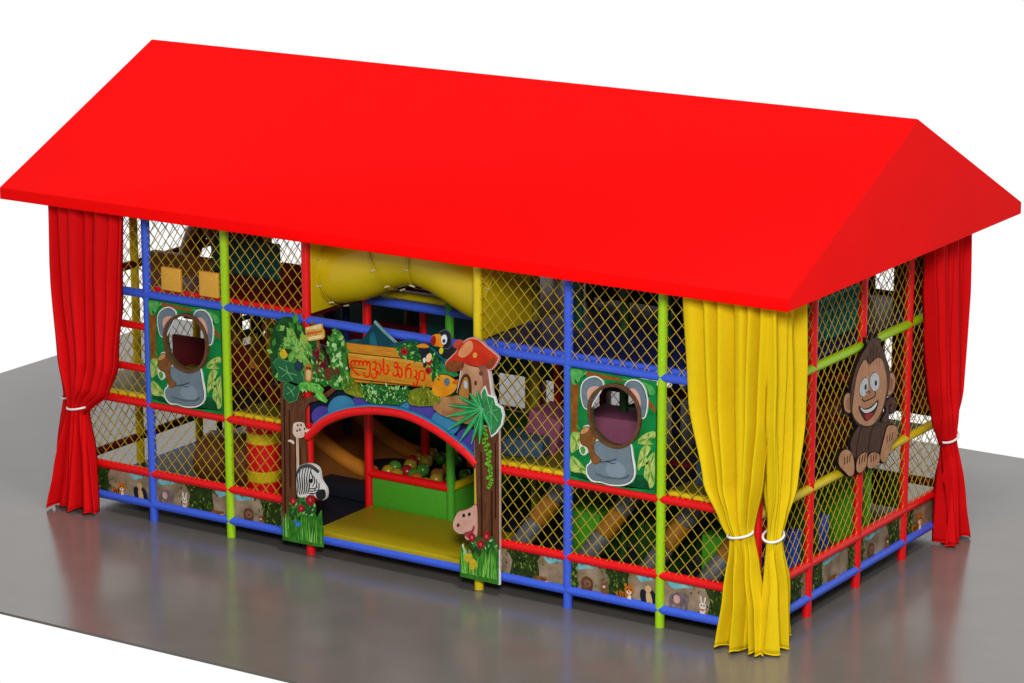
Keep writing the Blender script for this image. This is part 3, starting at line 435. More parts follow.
# ------------------------------------------------------------------ printed skirting
SKY=flat('4FA9BE','8FC4C0',8); TAN=flat('A8917A','7A6A50',5); BUSH=flat('1B2A10','33461A',14); LEAF1=flat('3F5A1E','5E7A2A',16); LEAF2=flat('8E9A3A','6A762A',12)
def animal(kind,c,x,z,s):
    B=flat
    e=lambda dx,dz,rx,rz,m,d,rot=0: c.add([el(x+dx*s,z+dz*s,rx*s,rz*s,rot,12)],m,d,d+.003,False)
    if kind=='tiger':
        o=B('C9761E','A85A14',30); w=B('E4D3B4'); k=B('3A2413')
        e(-.30,.18,.42,.2,o,.012,-.3); e(-.55,.02,.22,.07,o,.014); e(.05,.52,.25,.24,o,.016); e(-.14,.74,.08,.09,o,.015); e(.22,.74,.08,.09,o,.015)
        e(.05,.42,.14,.1,w,.02); e(-.04,.56,.035,.05,k,.02); e(.14,.56,.035,.05,k,.02); e(.05,.46,.04,.03,k,.024); e(.08,.15,.1,.16,w,.019)
        for t in (-.5,-.35,-.2): e(t,.24,.03,.12,k,.02,.3)
    elif kind=='bird':
        k=B('1A2030'); t=B('C6A274'); 
        e(-.22,.3,.22,.42,k,.012,.3); e(.3,.34,.16,.42,k,.012,.35); e(.05,.25,.16,.45,t,.016,.2); e(.0,.78,.17,.18,t,.018); e(.17,.02,.2,.07,t,.016,-.5)
    elif kind=='elephant':
        g=B('7D6B70','5F5358',20); p=B('C79C8E'); 
        e(.05,.55,.42,.3,g,.012); e(-.25,.5,.24,.22,g,.016); e(-.42,.25,.07,.25,g,.018,.2); e(-.1,.52,.17,.2,p,.02)
        for t in (-.1,.1,.35): e(t,.2,.08,.24,g,.014)
        e(-.28,.56,.03,.04,B('20181A'),.022)
    elif kind=='rabbit':
        w=B('DAD0C2'); b=B('7B5A34'); r=B('B8432A')
        e(0,.22,.16,.24,w,.012); e(0,.5,.19,.18,w,.016); e(-.1,.82,.05,.18,w,.014,.15); e(.12,.82,.05,.18,w,.014,-.2); e(0,.31,.13,.04,r,.019)
        e(-.07,.53,.03,.05,B('241A18'),.02); e(.08,.53,.03,.05,B('241A18'),.02); e(.2,.15,.08,.1,b,.014)
    elif kind=='bear':
        b=B('6E4630','553321',20); e(0,.42,.34,.36,b,.012); e(.04,.44,.2,.2,B('7E5A44'),.016); e(-.2,.12,.1,.2,b,.014); e(.2,.1,.1,.2,b,.014); e(.05,.42,.05,.05,B('2B1A12'),.02)
    elif kind=='hedgehog':
        b=B('8A5620','6B3F14',30); e(0,.16,.5,.17,b,.012); e(.42,.1,.14,.1,B('C49A6A'),.016); e(.5,.11,.03,.03,B('1C1410'),.02)
        for t in range(7): e(-.4+.12*t,.3,.03,.09,b,.013,.3-.1*t)
    elif kind=='deer':
        b=B('8E5B43','6E4230',20); e(0,.25,.24,.22,b,.012); e(-.05,.55,.16,.17,b,.016); e(-.2,.72,.06,.1,b,.015,.5); e(.12,.72,.06,.1,b,.015,-.5); e(-.05,.48,.09,.08,B('D7B49A'),.02); e(0,.06,.26,.07,B('9B3D44'),.018)
        e(-.1,.58,.025,.03,B('1C1410'),.022); e(.02,.58,.025,.03,B('1C1410'),.022)
def banner(pl,a0,items,seed):
    R=random.Random(seed); w=1.2; z0=ZB+.02; z1=Z1-.02
    c=Cut(pl); c.add([(a0+.03,z0),(a0+w-.03,z0),(a0+w-.03,z1),(a0+.03,z1)],TAN,-.012,.002,False)
    b=c.done('banner_panel',house)
    for (p,wd) in items.get('sky',()):
        c=Cut(pl); c.add([(a0+p-wd,z1-.05),(a0+p-wd*.4,z1-.11),(a0+p+wd*.3,z1-.08),(a0+p+wd,z1-.06),(a0+p+wd*.8,z1-.002),(a0+p-wd*.8,z1-.002)],SKY,.002,.005); c.done('sky_patch',b)
    c=Cut(pl)
    for (p,wd) in items.get('bush',()):
        c.add([(a0+p-wd,z0+.002),(a0+p-wd*.8,z0+.2),(a0+p-wd*1.1,z1-.06),(a0+p-wd*1.2,z1-.004),(a0+p+wd*1.2,z1-.004),(a0+p+wd*.9,z1-.1),(a0+p+wd,z0+.1),(a0+p+wd*.9,z0+.002)],BUSH,.003,.006,False)
        for k in range(42):
            x=min(max(a0+p+R.gauss(0,wd*.75),a0+.05),a0+w-.05); z=R.uniform(z0+.03,z1-.03); l=R.uniform(.03,.07); t=R.uniform(.6,2.5)
            dx,dz=math.cos(t)*l,math.sin(t)*l
            if not (z0<z+dz<z1 and a0+.03<x+dx<a0+w-.03): continue
            nx,nz=-math.sin(t)*.011,math.cos(t)*.011
            c.add([(x,z),(x+dx*.5+nx,z+dz*.5+nz),(x+dx,z+dz),(x+dx*.5-nx,z+dz*.5-nz)],R.choice((LEAF1,LEAF2,BUSH,LEAF1)),.006+.0004*k,.008+.0004*k,False)
    for k in range(34):
        x=a0+R.uniform(.05,w-.05); l=R.uniform(.03,.075); t=R.uniform(3.5,5.9); z=z1-.004; dx,dz=math.cos(t)*l,math.sin(t)*l; x2=min(max(x+dx,a0+.035),a0+w-.035)
        c.add([(x-.012,z),(x+.012,z),(x2,z+dz)],R.choice((LEAF1,LEAF2,BUSH)),.0135+.0003*k,.0150+.0003*k,False)
    for k in range(30):
        x=a0+R.uniform(.05,w-.05); l=R.uniform(.02,.06); c.add([(x-.008,z0+.002),(x+.008,z0+.002),(min(max(x+R.uniform(-.02,.02),a0+.035),a0+w-.035),z0+l)],R.choice((LEAF1,LEAF2,BUSH,flat('8A6A3A','6E4E26',20))),.0045+.0002*k,.0060+.0002*k,False)
    for k in range(16):
        x=a0+R.uniform(.08,w-.08); c.add([el(x,z0+.014,R.uniform(.02,.06),.012,0,8)],R.choice((LEAF1,LEAF2,flat('6B4A22','8A6430',20))),.003,.005,False)
    c.done('foliage',b)
    for (k,p,s) in items['animals']:
        c=Cut(pl); animal(k,c,min(max(a0+p,a0+.12),a0+w-.12),z0+.006,s*.92); c.done(k,b)
B_=[dict(sky=((.95,.12),),bush=((.3,.2),),animals=(('tiger',.70,.24),('bird',1.0,.25))),
 dict(sky=((.2,.14),(1.08,.1)),bush=((.74,.2),),animals=(('elephant',.22,.26),('rabbit',.5,.24),('hedgehog',1.0,.2))),
 dict(sky=((.2,.16),),bush=((.62,.15),),animals=(('bear',.28,.25),('deer',.48,.17),('tiger',.95,.25))),
 dict(sky=((1.0,.12),),bush=((.62,.2),),animals=(('rabbit',.28,.26),('hedgehog',.85,.22))),
 dict(sky=((.2,.15),(1.0,.1)),bush=((.66,.14),(.08,.05)),animals=(('bear',.26,.26),('deer',.5,.24),('tiger',.8,.26),('bird',1.06,.26))),
 dict(sky=((.25,.16),),bush=((.8,.2),),animals=(('elephant',.25,.28),('rabbit',.55,.25)))]
for i,it in zip((0,1,2,5,6,7),B_): banner(FRONT,i*1.2,it,i+1)
C_=[dict(sky=(),bush=((.3,.2),(.85,.2)),animals=(('rabbit',.62,.3),)),
 dict(sky=((.55,.25),),bush=((.2,.15),(1.05,.07)),animals=(('hedgehog',.6,.24),)),
 dict(sky=((.4,.25),),bush=((.12,.06),(.95,.16)),animals=(('bear',.35,.28),('deer',.78,.24))),
 dict(sky=(),bush=((.15,.1),),animals=(('tiger',.42,.3),('bird',.98,.28)))]
for j,it in enumerate(C_): banner(SIDE,j*1.2,it,j+31)
# ------------------------------------------------------------------ koala window panels
def koala_panel():
    t=thing('koala_panel',(7.8,-.05,1.54),'green jungle panel with grey koala peephole, on the side nearer the yellow curtain','wall panel','koala peephole panels')
    c=Cut(); c.add([[(7.25,1.535),(8.35,1.535),(8.35,2.815),(7.25,2.815)],smooth_loop(D['k_hole'][0],3)[::-1]],flat('138A40','0D6E34',5),.03,.05,False)
    b=c.done('backboard',t)
    ok=lambda l:[(min(max(x,7.255),8.345),min(max(z,1.54),2.81)) for x,z in l]
    c=Cut()
    for l in D['k_dark']: c.add([ok(l)],flat('0A4526','0C5A2F',7),.050,.052,False)
    for l in D['k_trunk']: c.add([ok(l)],flat('9A5A22','7E4416',9),.050,.054,False)
    for l in D['k_bush']: c.add([ok(l)],flat('3F9A4A','64B25A',16),.050,.056)
    c.done('jungle_print',b)
    R=random.Random(5)
    for l in D['k_fern']:
        c=Cut()
        c.add([ok(l)],flat('B4C864','86AC4A',12),.050,.057)
        cx=sum(p[0] for p in l)/len(l); cz=sum(p[1] for p in l)/len(l)
        for k in range(9):
            q=l[k%len(l)]; x,z=ok([q])[0]; x=cx+(x-cx)*.96; z=cz+(z-cz)*.96
            dx,dz=x-cx,z-cz; n=max(.01,math.hypot(dx,dz)); nx,nz=-dz/n*.014,dx/n*.014
            c.add([(cx,cz),(cx+dx*.5+nx,cz+dz*.5+nz),(x,z),(cx+dx*.5-nx,cz+dz*.5-nz)],flat('C9D27A','B4C566',12) if k%2 else flat('6E9A3E','5B8A38',12),.057+k*.0004,.059+k*.0004,False)
        c.done('fern_print',b)
    c=Cut()
    for k in range(70):
        x=R.uniform(7.3,8.3); z=R.uniform(2.35,2.78) if k<45 else R.uniform(1.6,2.3); 
        if (x-7.84)**2/.46**2+(z-2.2)**2/.62**2<1: continue
        a=R.uniform(0,6.28); l=R.uniform(.03,.06); dx,dz=math.cos(a)*l,math.sin(a)*l
        c.add([ok([(x-dx,z-dz)])[0],(x-dz*.35,z+dx*.35),ok([(x+dx,z+dz)])[0],(x+dz*.35,z-dx*.35)],R.choice((flat('2F8A42','3F9A4A',14),flat('157A3A','0E6B32',9),flat('5FAA5C','4C9A50',14),flat('0B5A2C','0A4A26',9))),.050+k*.0002,.0515+k*.0002,False)
    c.done('leaf_print',b)
    c=Cut()
    for l in D['k_ear']: c.add([offset(smooth_loop(l,3),.020)],flat('E6E8E4'),.05,.066,False)
    c.add([D['k_white'][0]],flat('E6E8E4'),.05,.066)
    c.done('white_border',t)
    for l,li in zip(D['k_ear'],D['k_ear_in']):
        c=Cut(); c.add([offset(smooth_loop(l,3),.006)],flat('2B3136'),.066,.069,False); c.add([l],flat('72828C','647480',8),.069,.072); c.add([li],flat('D9AB98','CB9A88',8),.072,.075); c.done('ear',t)
    c=Cut(); c.add([offset(smooth_loop(D['k_body'][0],3),.006)],flat('2B3136'),.066,.069,False); c.add([D['k_body'][0]],flat('75848D','6A7983',5),.069,.072); c.add([el(7.86,1.74,.13,.10,.1)],flat('8494A0','7C8C97',5),.072,.0728,False)
    c.stroke([(7.66,1.80),(7.78,1.83),(7.87,1.87)],flat('3A4248'),.073,.006); c.stroke([(7.74,1.83),(7.80,1.81),(7.86,1.82)],flat('3A4248'),.073,.005)
    c.stroke([(7.60,1.66),(7.75,1.64),(7.95,1.66),(8.03,1.71)],flat('56636C'),.073,.010)
    c.done('body',t)
    c=Cut(); c.add([offset(smooth_loop(D['k_branch'][0],3),.005)],flat('3A2210'),.0725,.0745,False); c.add([D['k_branch'][0]],flat('8A5A2C','74481F',10),.0745,.0775); c.add([D['k_cut'][0]],flat('C99A62','B9884F',14),.0775,.080); c.add([D['k_leaf'][0]],flat('4E9A34'),.0725,.076); c.done('branch',t)
    c=Cut(); c.add([smooth_loop(D['k_ring'][0],3),smooth_loop(D['k_hole'][0],3)[::-1]],flat('6B4A30','5A3B24',10),.02,.095,False); c.done('window_rim',t)
    return t
kp=koala_panel()
def copy_tree(o,parent=None):
    c=o.copy(); COL.objects.link(c); c.parent=parent
    for ch in [x for x in COL.objects if x.parent==o]: copy_tree(ch,c)
    return c
k2=copy_tree(kp); k2.location=(1.8,-.05,1.54); k2['label']='green jungle panel with grey koala peephole, left of the doorway, beside the red curtain'
# ------------------------------------------------------------------ monkey on the right end
mk=thing('monkey_cutout',(9.66,2.3,1.4),'brown cartoon monkey cutout with wide grin, hung on the netted right end','cutout')
BLK=flat('1E1512'); BR=flat('5E3C2A','4A2E20',12); SK=flat('C6926C','B5825C',8)
c=Cut(SIDE)
for k in ('m_tail','m_ear','m_body','m_head','m_foot','m_tuft'):
    for l in D[k]: c.add([offset(smooth_loop(l,3),.016)],BLK,.065,.088,False)
c.done('backing',mk)
def mpart(n,spec):
    c=Cut(SIDE)
    for l,m,d,o in spec:
        if o: c.add([offset(smooth_loop(l,3),o)],BLK,.088,d-.0005,False)
        c.add([l],m,.088,d)
    return c.done(n,mk)
mpart('tail',[(D['m_tail'][0],BR,.092,0)])
for l,li in zip(D['m_ear'],D['m_ear_in']): mpart('ear',[(l,SK,.093,.007),(li,flat('9A6A4C'),.096,0)])
mpart('body',[(D['m_body'][0],BR,.094,.008)])
hd=mpart('head',[(D['m_tuft'][0],BR,.097,.006),(D['m_head'][0],BR,.100,.008)])
def fpart(n,spec):
    c=Cut(SIDE)
    for l,m,d0,d1,o in spec: c.add([offset(smooth_loop(l,3),o)] if o else [l],m,d0,d1,not o)
    return c.done(n,hd)
fpart('face',[(D['m_face'][0],BLK,.1,.102,.006),(D['m_face'][0],SK,.102,.105,0)])
for l,p in zip(D['m_eye'],D['m_pupil']): fpart('eye',[(l,BLK,.105,.107,.006),(l,flat('C9CDD2'),.107,.110,0),(p,BLK,.110,.112,0)])
c=Cut(SIDE); c.add([D['m_nose'][0]],flat('B07A55'),.105,.109); c.stroke([D['m_nose'][0][i] for i in (0,6,5,4,3)],BLK,.109,.006); c.stroke([(2.41,2.33),(2.385,2.35)],BLK,.110,.007); c.stroke([(2.33,2.35),(2.30,2.36)],BLK,.110,.007); c.done('nose',hd)
c=Cut(SIDE)
for y_,z_0 in ((2.42,2.84),(2.50,2.87),(2.58,2.83),(2.66,2.74),(2.36,2.76)): c.stroke([(y_,z_0),(y_*.9+.25,z_0-.12),(y_*.85+.375,z_0-.22)],flat('3C251A'),.100,.006)
c.done('fur_line',hd)
fpart('mouth',[(D['m_mouth'][0],BLK,.105,.107,.007),(D['m_mouth'][0],flat('2A1210'),.107,.109,0),(D['m_teeth'][0],flat('E4E6E4'),.109,.112,0),(D['m_tongue'][0],flat('A8242A'),.109,.1115,0)])
for l in D['m_arm']: mpart('arm',[(l,flat('543728','462C1F',12),.099,.008)])
for l in D['m_foot']:
    o=mpart('foot',[(l,SK,.105,.008)])
    c=Cut(SIDE); cy=sum(p[0] for p in l)/len(l); cz=sum(p[1] for p in l)/len(l)
    for a in (-.06,.0,.06): c.stroke([(cy+a,cz+.0),(cy+a*1.1,cz+.05),(cy+a*1.3+.01,cz+.085)],BLK,.105,.006)
    c.done('toe_line',o)
# ------------------------------------------------------------------ entrance arch
ar=thing('entrance_arch',(4.8,-.05,1.5),'curved red pipe arch with a blue and purple scalloped board over the doorway','arch')
ap=D['arch'][0]
mb=MB(); ap2=[(3.63,1.47)]+ap+[(6.0,1.53)]
mb.sweep([FRONT(a,.075,b) for a,b in smooth_path(ap2,3)],.055,16); mb.build('arch_pipe',M['red'],ar,.9)
up=[(x,z+.075) for x,z in ap]
c=Cut(); c.add([up+[(x,z-.01) for x,z in ap[::-1]]],flat('3B86B0','2F79A4',6),.055,.10,False); c.done('blue_band',ar)
for k,l in enumerate(D['scallop']):
    az=lambda x: min(z for (xx,z) in [min(ap,key=lambda q:abs(q[0]-x))])
    l=[(x,max(z,az(x)+.0)) for x,z in l]
    c=Cut(); c.add([l],flat('4E459F','453C92',5) if k%2==0 else flat('3E87AE','3579A2',5),.035+.003*(k%2),.060+.004*(k%2),False); c.done('scallop',ar)
# dark backing of the foliage band
bk=[(3.62,1.62)]+[(x,z+.04) for x,z in ap[1:-2]]+[(5.98,1.66),(5.95,2.02),(5.6,2.25),(4.95,2.3),(4.3,2.2),(3.95,2.02),(3.62,1.95)]
c=Cut(); c.add([bk],flat('142238','1B1A1C',5),.020,.034,False); c.done('backing_board',ar)
# ------------------------------------------------------------------ name sign
SH=Vector((.025,0,-.012))
sg=thing('name_sign',(4.85,-.1,2.0),'wooden name sign with red lettering, mushroom house, toucan and shrubs above the doorway arch','sign')
c=Cut(); c.add([D['tent'][0]],flat('0F4654','0B3743',6),.062,.085,False); c.add([D['tentpale'][0]],flat('1E6A78','17596A'),.085,.088); c.add([D['tentlight'][0]],flat('7FA39C','5F8A88',10),.085,.089,False); c.done('teal_peak',sg)
c=Cut(); c.each('hump',flat('155A6A','0F4956',6),.062,.083); c.done('teal_hill',sg)
b=Cut(); b.add([D['board'][0]],wood('sign_wood','B06C08','D8921A',4,'X',9),.085,.115,False); bd=b.done('board',sg)
c=Cut(); c.each('lplank',wood('plank_light','C08A28','D9A53A',4,'X',9),.115,.117,False); c.each('groove',flat('6E3F0C'),.115,.119,False); c.done('plank_lines',bd)
for l in D['letters']: pass
c=Cut()
for l in D['letters']: c.stroke(l,flat('E8220A','D81A06',10,.4),.121,.009)
c.done('lettering',bd)
c=Cut(); c.each('pole',flat('8A5F30'),.085,.115,False); c.done('notice_post',sg)
c=Cut(); c.add([D['notice'][0]],flat('D9AE4E','C79A3C',12),.115,.13,False); c.each('noticelight',flat('E8D79C','DCC27E',14),.13,.133,False); c.each('nail',flat('8A5A28'),.115,.128); nb=c.done('notice_board',sg)
c=Cut()
for l in D['noticetext']: c.stroke(l,flat('D2573C'),.135,.006)
c.done('notice_lettering',nb)
R=random.Random(9)
def inside(l,x,z):
    r=False
    for i in range(len(l)):
        (xa,za),(xb,zb_)=l[i-1],l[i]
        if (za>z)!=(zb_>z) and x<(xb-xa)*(z-za)/(zb_-za)+xa: r=not r
    return r
def leaves(c,loop,cols,n,d,lmin,lmax,amin,amax,wid=.22):
    xs=[p[0] for p in loop]; zs=[p[1] for p in loop]; k=0; tries=0
    while k<n and tries<n*30:
        tries+=1
        x=R.uniform(min(xs),max(xs)); z=R.uniform(min(zs),max(zs))
        if not inside(loop,x,z): continue
        a=R.uniform(amin,amax); l=R.uniform(lmin,lmax); dx,dz=math.cos(a)*l,math.sin(a)*l; nx,nz=-dz*wid,dx*wid
        dd=d+k*.0002
        c.add([(x,z),(x+dx*.45+nx,z+dz*.45+nz),(x+dx,z+dz),(x+dx*.45-nx,z+dz*.45-nz)],R.choice(cols),dd,dd+.003,False); k+=1
G1=[flat('4F9A34','3E8528',12),flat('2F7A2C','256424',12),flat('7DBB58','9ACB78',14),flat('1E5A2C','174A24',12),flat('B5D99A','9CCB80',14)]
G2=[flat('7E8A1E','6C7818',14),flat('96A02C','A8B040',14),flat('5E6A14','525C12',14)]
c=Cut(); c.add([D['gclump'][0]],flat('1F5A28','2E7230',14),.115,.128,False); leaves(c,D['gclump'][0],G1,150,.129,.03,.07,.4,2.7); c.done('grass_clump',sg)
for l in D['fclump']:
    c=Cut(); c.add([l],flat('6C7818','7E8A1E',14),.115,.126,False); leaves(c,l,G2,60,.127,.04,.09,.6,2.5,.12); c.done('fern_clump',sg)
c=Cut(); c.add([D['flowerbush'][0]],flat('14491F','1F6A2C',12),.115,.124); leaves(c,D['flowerbush'][0],G1[:4],80,.125,.04,.08,0,6.28); fb=c.done('flower_bush',sg)
for l in D['redflower']:
    c=Cut(); c.add([l],flat('B81E2C','9A1420',20),.145,.150); x=sum(p[0] for p in l)/len(l); z=sum(p[1] for p in l)/len(l); c.add([el(x,z,.016,.016)],flat('5E0A14'),.150,.153,False); c.done('flower',fb)
c=Cut(); c.each('bird2',flat('15171C','22252C',10),.145,.152); c.each('bird2o',flat('D98A1E'),.152,.155); c.each('bird2w',flat('DADADA'),.152,.156); c.done('small_bird',sg)
c=Cut(); c.each('reed',flat('1E6A4E','2C8A5A',12),.115,.122); c.each('reed2',flat('17525E','1E6A6E',12),.122,.126); c.done('reed_leaf',sg)
tk=Cut(); tk.each('t_body',flat('191B20','26292F',10),.126,.135); tk.add([offset(smooth_loop(D['t_head'][0],3),.012)],flat('4E5258'),.130,.136,False); tk.each('t_head',flat('191B20','26292F',10),.136,.141); tk.each('t_throat',flat('D9C81E'),.141,.144)
to=tk.done('toucan',sg)
c=Cut(); c.each('t_beak',flat('E8951A','DA7A12',8),.141,.150); c.each('t_tip',flat('A81E1A','8A1614',8),.150,.153); c.done('beak',to)
c=Cut(); c.each('t_eye',flat('D9E2E8'),.141,.151); c.each('t_iris',flat('2A4A80'),.151,.154); x,z=[sum(p[i] for p in D['t_iris'][0])/6 for i in (0,1)]; c.add([el(x,z,.010,.014)],BLK,.154,.156,False); c.done('eye',to)
c=Cut(); c.each('fruitleaf',flat('2E8A4A','1E6A3A',10),.124,.128); c.each('fruitbird',flat('E39A1E','D2800E',7),.128,.140); fbd=c.done('orange_bird',sg)
c=Cut(); c.each('fruiteye',flat('3E6070','56788A'),.140,.146); c.done('eye',fbd); c=Cut(); c.each('fruitbeak',flat('C25A10'),.140,.145); c.done('beak',fbd)
mu=Cut(); mu.each('mu_root',flat('B98A5A','94643A',6),.100,.135); ro=mu.done('mushroom_root',sg)
c=Cut(); c.add([offset(smooth_loop(D['mu_stalk'][0],3),.02)],flat('D8D2CC'),.085,.128,False); c.each('mu_stalk',flat('C79A72','A8765A',5),.128,.142); c.each('mu_shade',flat('9A5F4E','84503F',6),.142,.144); c.each('mu_knot',flat('6E3F34'),.144,.146); st=c.done('mushroom_stalk',sg)
c=Cut(); c.each('mu_doorframe',flat('4A2C18'),.142,.146); c.each('mu_door',flat('B9853E','A2702E',12),.146,.149); c.each('mu_glass',flat('AEB9C4'),.149,.151); c.done('door',st)
c=Cut(); c.each('mu_window',flat('4A3018'),.144,.147,False); c.done('window',st)
c=Cut(); c.add([offset(smooth_loop(D['mu_cap'][0],3),.014)],flat('D9A8A0'),.11,.142,False); c.each('mu_cap',flat('D0381A','B82412',4),.142,.158); c.each('mu_light',flat('DE9A6A','CF7A46',5),.158,.1595); c.add([el(5.41,2.71,.035,.06,-.5)],flat('EBC79A','E0AC78',8),.1595,.161,False); c.each('mu_spot',flat('E2A03C','D88A30'),.158,.161); c.each('mu_gill',flat('8A4A22','6E3618',14),.158,.162); c.done('mushroom_cap',sg)
c=Cut(); c.each('mu_smallstem',flat('D9A060'),.135,.142); c.each('mu_small',flat('C24A34','A83424'),.142,.150); c.done('small_mushroom',sg)
# ------------------------------------------------------------------ jungle tree cut-outs
BARK=wood('bark','4A2814','6E4022',5,'Z',8); EDGE=flat('C9A89A')
lt=thing('tree_cutout',(3.45,-.1,.12),'flat brown tree cutout with palm leaves, zebra head and red flowers left of the doorway','tree cutout','jungle tree cutouts')
c=Cut(); c.add([D['lt_trunk'][0]],BARK,.075,.110,False); c.each('lt_dark',flat('36190A'),.110,.112,False); c.done('trunk',lt)
c=Cut(); c.each('lt_maroon',flat('5A0E22','74162E',16),.105,.118); leaves(c,D['lt_maroon'][0],[flat('7A1830'),flat('4A0A1C'),flat('9A2A40')],40,.119,.03,.06,0,6.28); c.done('maroon_leaf',lt)
c=Cut(); c.each('lt_green',flat('1C5A24','2C7430',12),.108,.120); leaves(c,D['lt_green'][0],G1[:3],60,.121,.04,.08,0,6.28); c.each('lt_brownleaf',flat('6E3A22','54301C',12),.133,.137); c.done('leaf_cluster',lt)
# foliage standing behind the little notice board
gap=[(3.98,2.18),(4.0,2.45),(3.98,2.70),(4.1,2.86),(4.22,2.72),(4.24,2.45),(4.3,2.24),(4.15,2.14)]
c=Cut(); c.add([gap],flat('2A6A2A','3A7F34',10),.120,.128); leaves(c,gap,G1,70,.129,.05,.10,.3,2.8,.3); c.done('leaf_cluster',lt)
c=Cut(); c.each('lt_palm',flat('5E9A3C','7FB24E',10),.124,.134,False); c.each('lt_light',flat('A6BC4E','8FAE40'),.134,.138)
crown=[(3.12,2.25),(3.12,2.62),(3.25,2.86),(3.45,2.90),(3.75,2.70),(3.95,2.45),(3.9,2.2),(3.6,2.1),(3.2,2.12)]
c2=Cut(); c2.add([crown],flat('17401C','1F5224',10),.100,.1095); leaves(c2,crown,[flat('2F7A2C','256424',12),flat('4F9A34','3E8528',12),flat('1E5A2C','174A24',12),flat('7DB04A','8FBF5E',14)],60,.1105,.08,.15,0,6.28,.3); c2.done('leaf_cluster',lt)
l=D['lt_palm'][0]; cx=sum(p[0] for p in l)/len(l); cz=sum(p[1] for p in l)/len(l)
for k,p in enumerate(l):
    if k%2==0: c.stroke([(cx,cz),(cx*.5+p[0]*.5,cz*.5+p[1]*.5+.02),(p[0],p[1])],flat('8FC46A'),.135,.006)
leaves(c,l,[flat('4E8A34'),flat('8FBF5E'),flat('3E7A2C')],40,.1345,.04,.09,0,6.28); c.done('palm_leaf',lt)
for l in D['lt_darkleaf']:
    c=Cut(); c.add([offset(l,.008)],flat('4FA060'),.128,.138,False); c.add([l],flat('1E5A34','2A6A40',10),.138,.142,False)
    cx=sum(p[0] for p in l)/len(l); cz=sum(p[1] for p in l)/len(l)
    for p in l[::2]: c.stroke([(cx,cz),(cx*.4+p[0]*.6,cz*.4+p[1]*.6)],flat('6FAE74'),.142,.005)
    c.done('dark_leaf',lt)
c=Cut(); c.each('lt_maple',flat('4FA83C','74C24E',12),.138,.146,False); leaves(c,D['lt_maple'][0],[flat('7CCB58'),flat('3E9430'),flat('98D878')],36,.1465,.03,.06,3.2,6.2); c.done('bright_leaf',lt)
c=Cut(); c.each('lt_yellow',flat('E0BE2A','C9A41E',20),.138,.146); c.done('yellow_flower',lt)
c=Cut(); c.each('lt_fruit',flat('2A3F50','1E3040',10),.138,.148); c.done('blue_fruit',lt)
c=Cut(); c.each('lt_owl',flat('9A6A2A','B07E38',16),.146,.152); c.each('lt_owlbelly',flat('DCC08A','CFAE74',16),.152,.155); x,z=D['lt_owl'][0][1]
for s in (-.02,.02): c.add([el(x+s,z-.05,.012,.014)],BLK,.152,.155,False)
c.done('owl',lt)
c=Cut(); c.each('lt_neck',flat('D6B79C','C9A488'),.085,.112); c.each('lt_head',flat('E2CDBE','D0B2A0',16),.112,.120); c.each('lt_tail',flat('E2CDBE'),.112,.117)
l=D['lt_head'][0]; cx=sum(p[0] for p in l)/len(l); cz=sum(p[1] for p in l)/len(l)
for dx,dz in ((-.05,.05),(.0,.06),(.05,.02),(-.02,.0),(.06,-.03),(-.06,-.02)): c.add([el(cx+dx,cz+dz,.012,.014)],flat('4A3024'),.12,.123,False)
c.done('spotted_animal',lt)
def zebra_stripes(c):
    l=smooth_loop(D['z_head'][0],4); xs=[p[0] for p in l]; zs=[p[1] for p in l]; x0_,x1_,z0_,z1_=min(xs),max(xs),min(zs),max(zs)
    K=flat('131316'); W=x1_-x0_; H=z1_-z0_
    def st(pts,w):
        q=smooth_path([(x0_+a*W,z0_+b*H) for a,b in pts],4); q=[p for p in q if inside(l,p[0],p[1])]
        if len(q)<3: return
        n=len(q); lo=[]; hi=[]
        for i,p in enumerate(q):
            d=Vector(q[min(i+1,n-1)])-Vector(q[max(i-1,0)]); d.normalize(); ww=w*(.35+.65*math.sin(PI*min(.85,.15+i/n)))
            lo.append((p[0]+d.y*ww,p[1]-d.x*ww)); hi.append((p[0]-d.y*ww,p[1]+d.x*ww))
        c.add([lo+hi[::-1]],K,.122,.1245,False)
    for k in range(6):
        t=k/6; st([(.02+t*.42,.05+.02*k),(.05+t*.46,.35),(.02+t*.5,.62),(.08+t*.55,.98)],.0085)
    for k in range(4): st([(.50+.09*k,.80-.09*k),(.55+.07*k,.62-.09*k),(.47+.07*k,.47-.09*k)],.0075)
    for k in range(3): st([(.42,.30-.07*k),(.58,.33-.07*k),(.72,.40-.08*k)],.006)
z_=Cut(); z_.add([offset(smooth_loop(D['z_head'][0],3),.01)],flat('C9C6C0'),.08,.115,False); z_.each('z_head',flat('DEDCD6','CFCCC6'),.115,.122); zebra_stripes(z_); z_.each('z_muzzle',flat('232326'),.122,.127); z_.each('z_eye',flat('0E0E10'),.124,.128); zb_=z_.done('zebra',lt)
c=Cut(); c.each('z_mane',flat('3A3A3E','55555A',20),.124,.129); c.done('mane',zb_)
c=Cut(); c.each('lt_under',flat('1F4A26','2A5E2E',14),.112,.128); leaves(c,D['lt_under'][0],G1[:4],40,.129,.04,.08,.3,2.8); c.done('undergrowth',lt)
for l in D['lt_flower']:
    c=Cut(); c.add([l],flat('8A0E1A','A81A26',20),.138,.146); x=sum(p[0] for p in l)/len(l); z=sum(p[1] for p in l)/len(l); c.add([el(x,z,.018,.022)],flat('C8505A'),.146,.148,False); c.done('flower',lt)
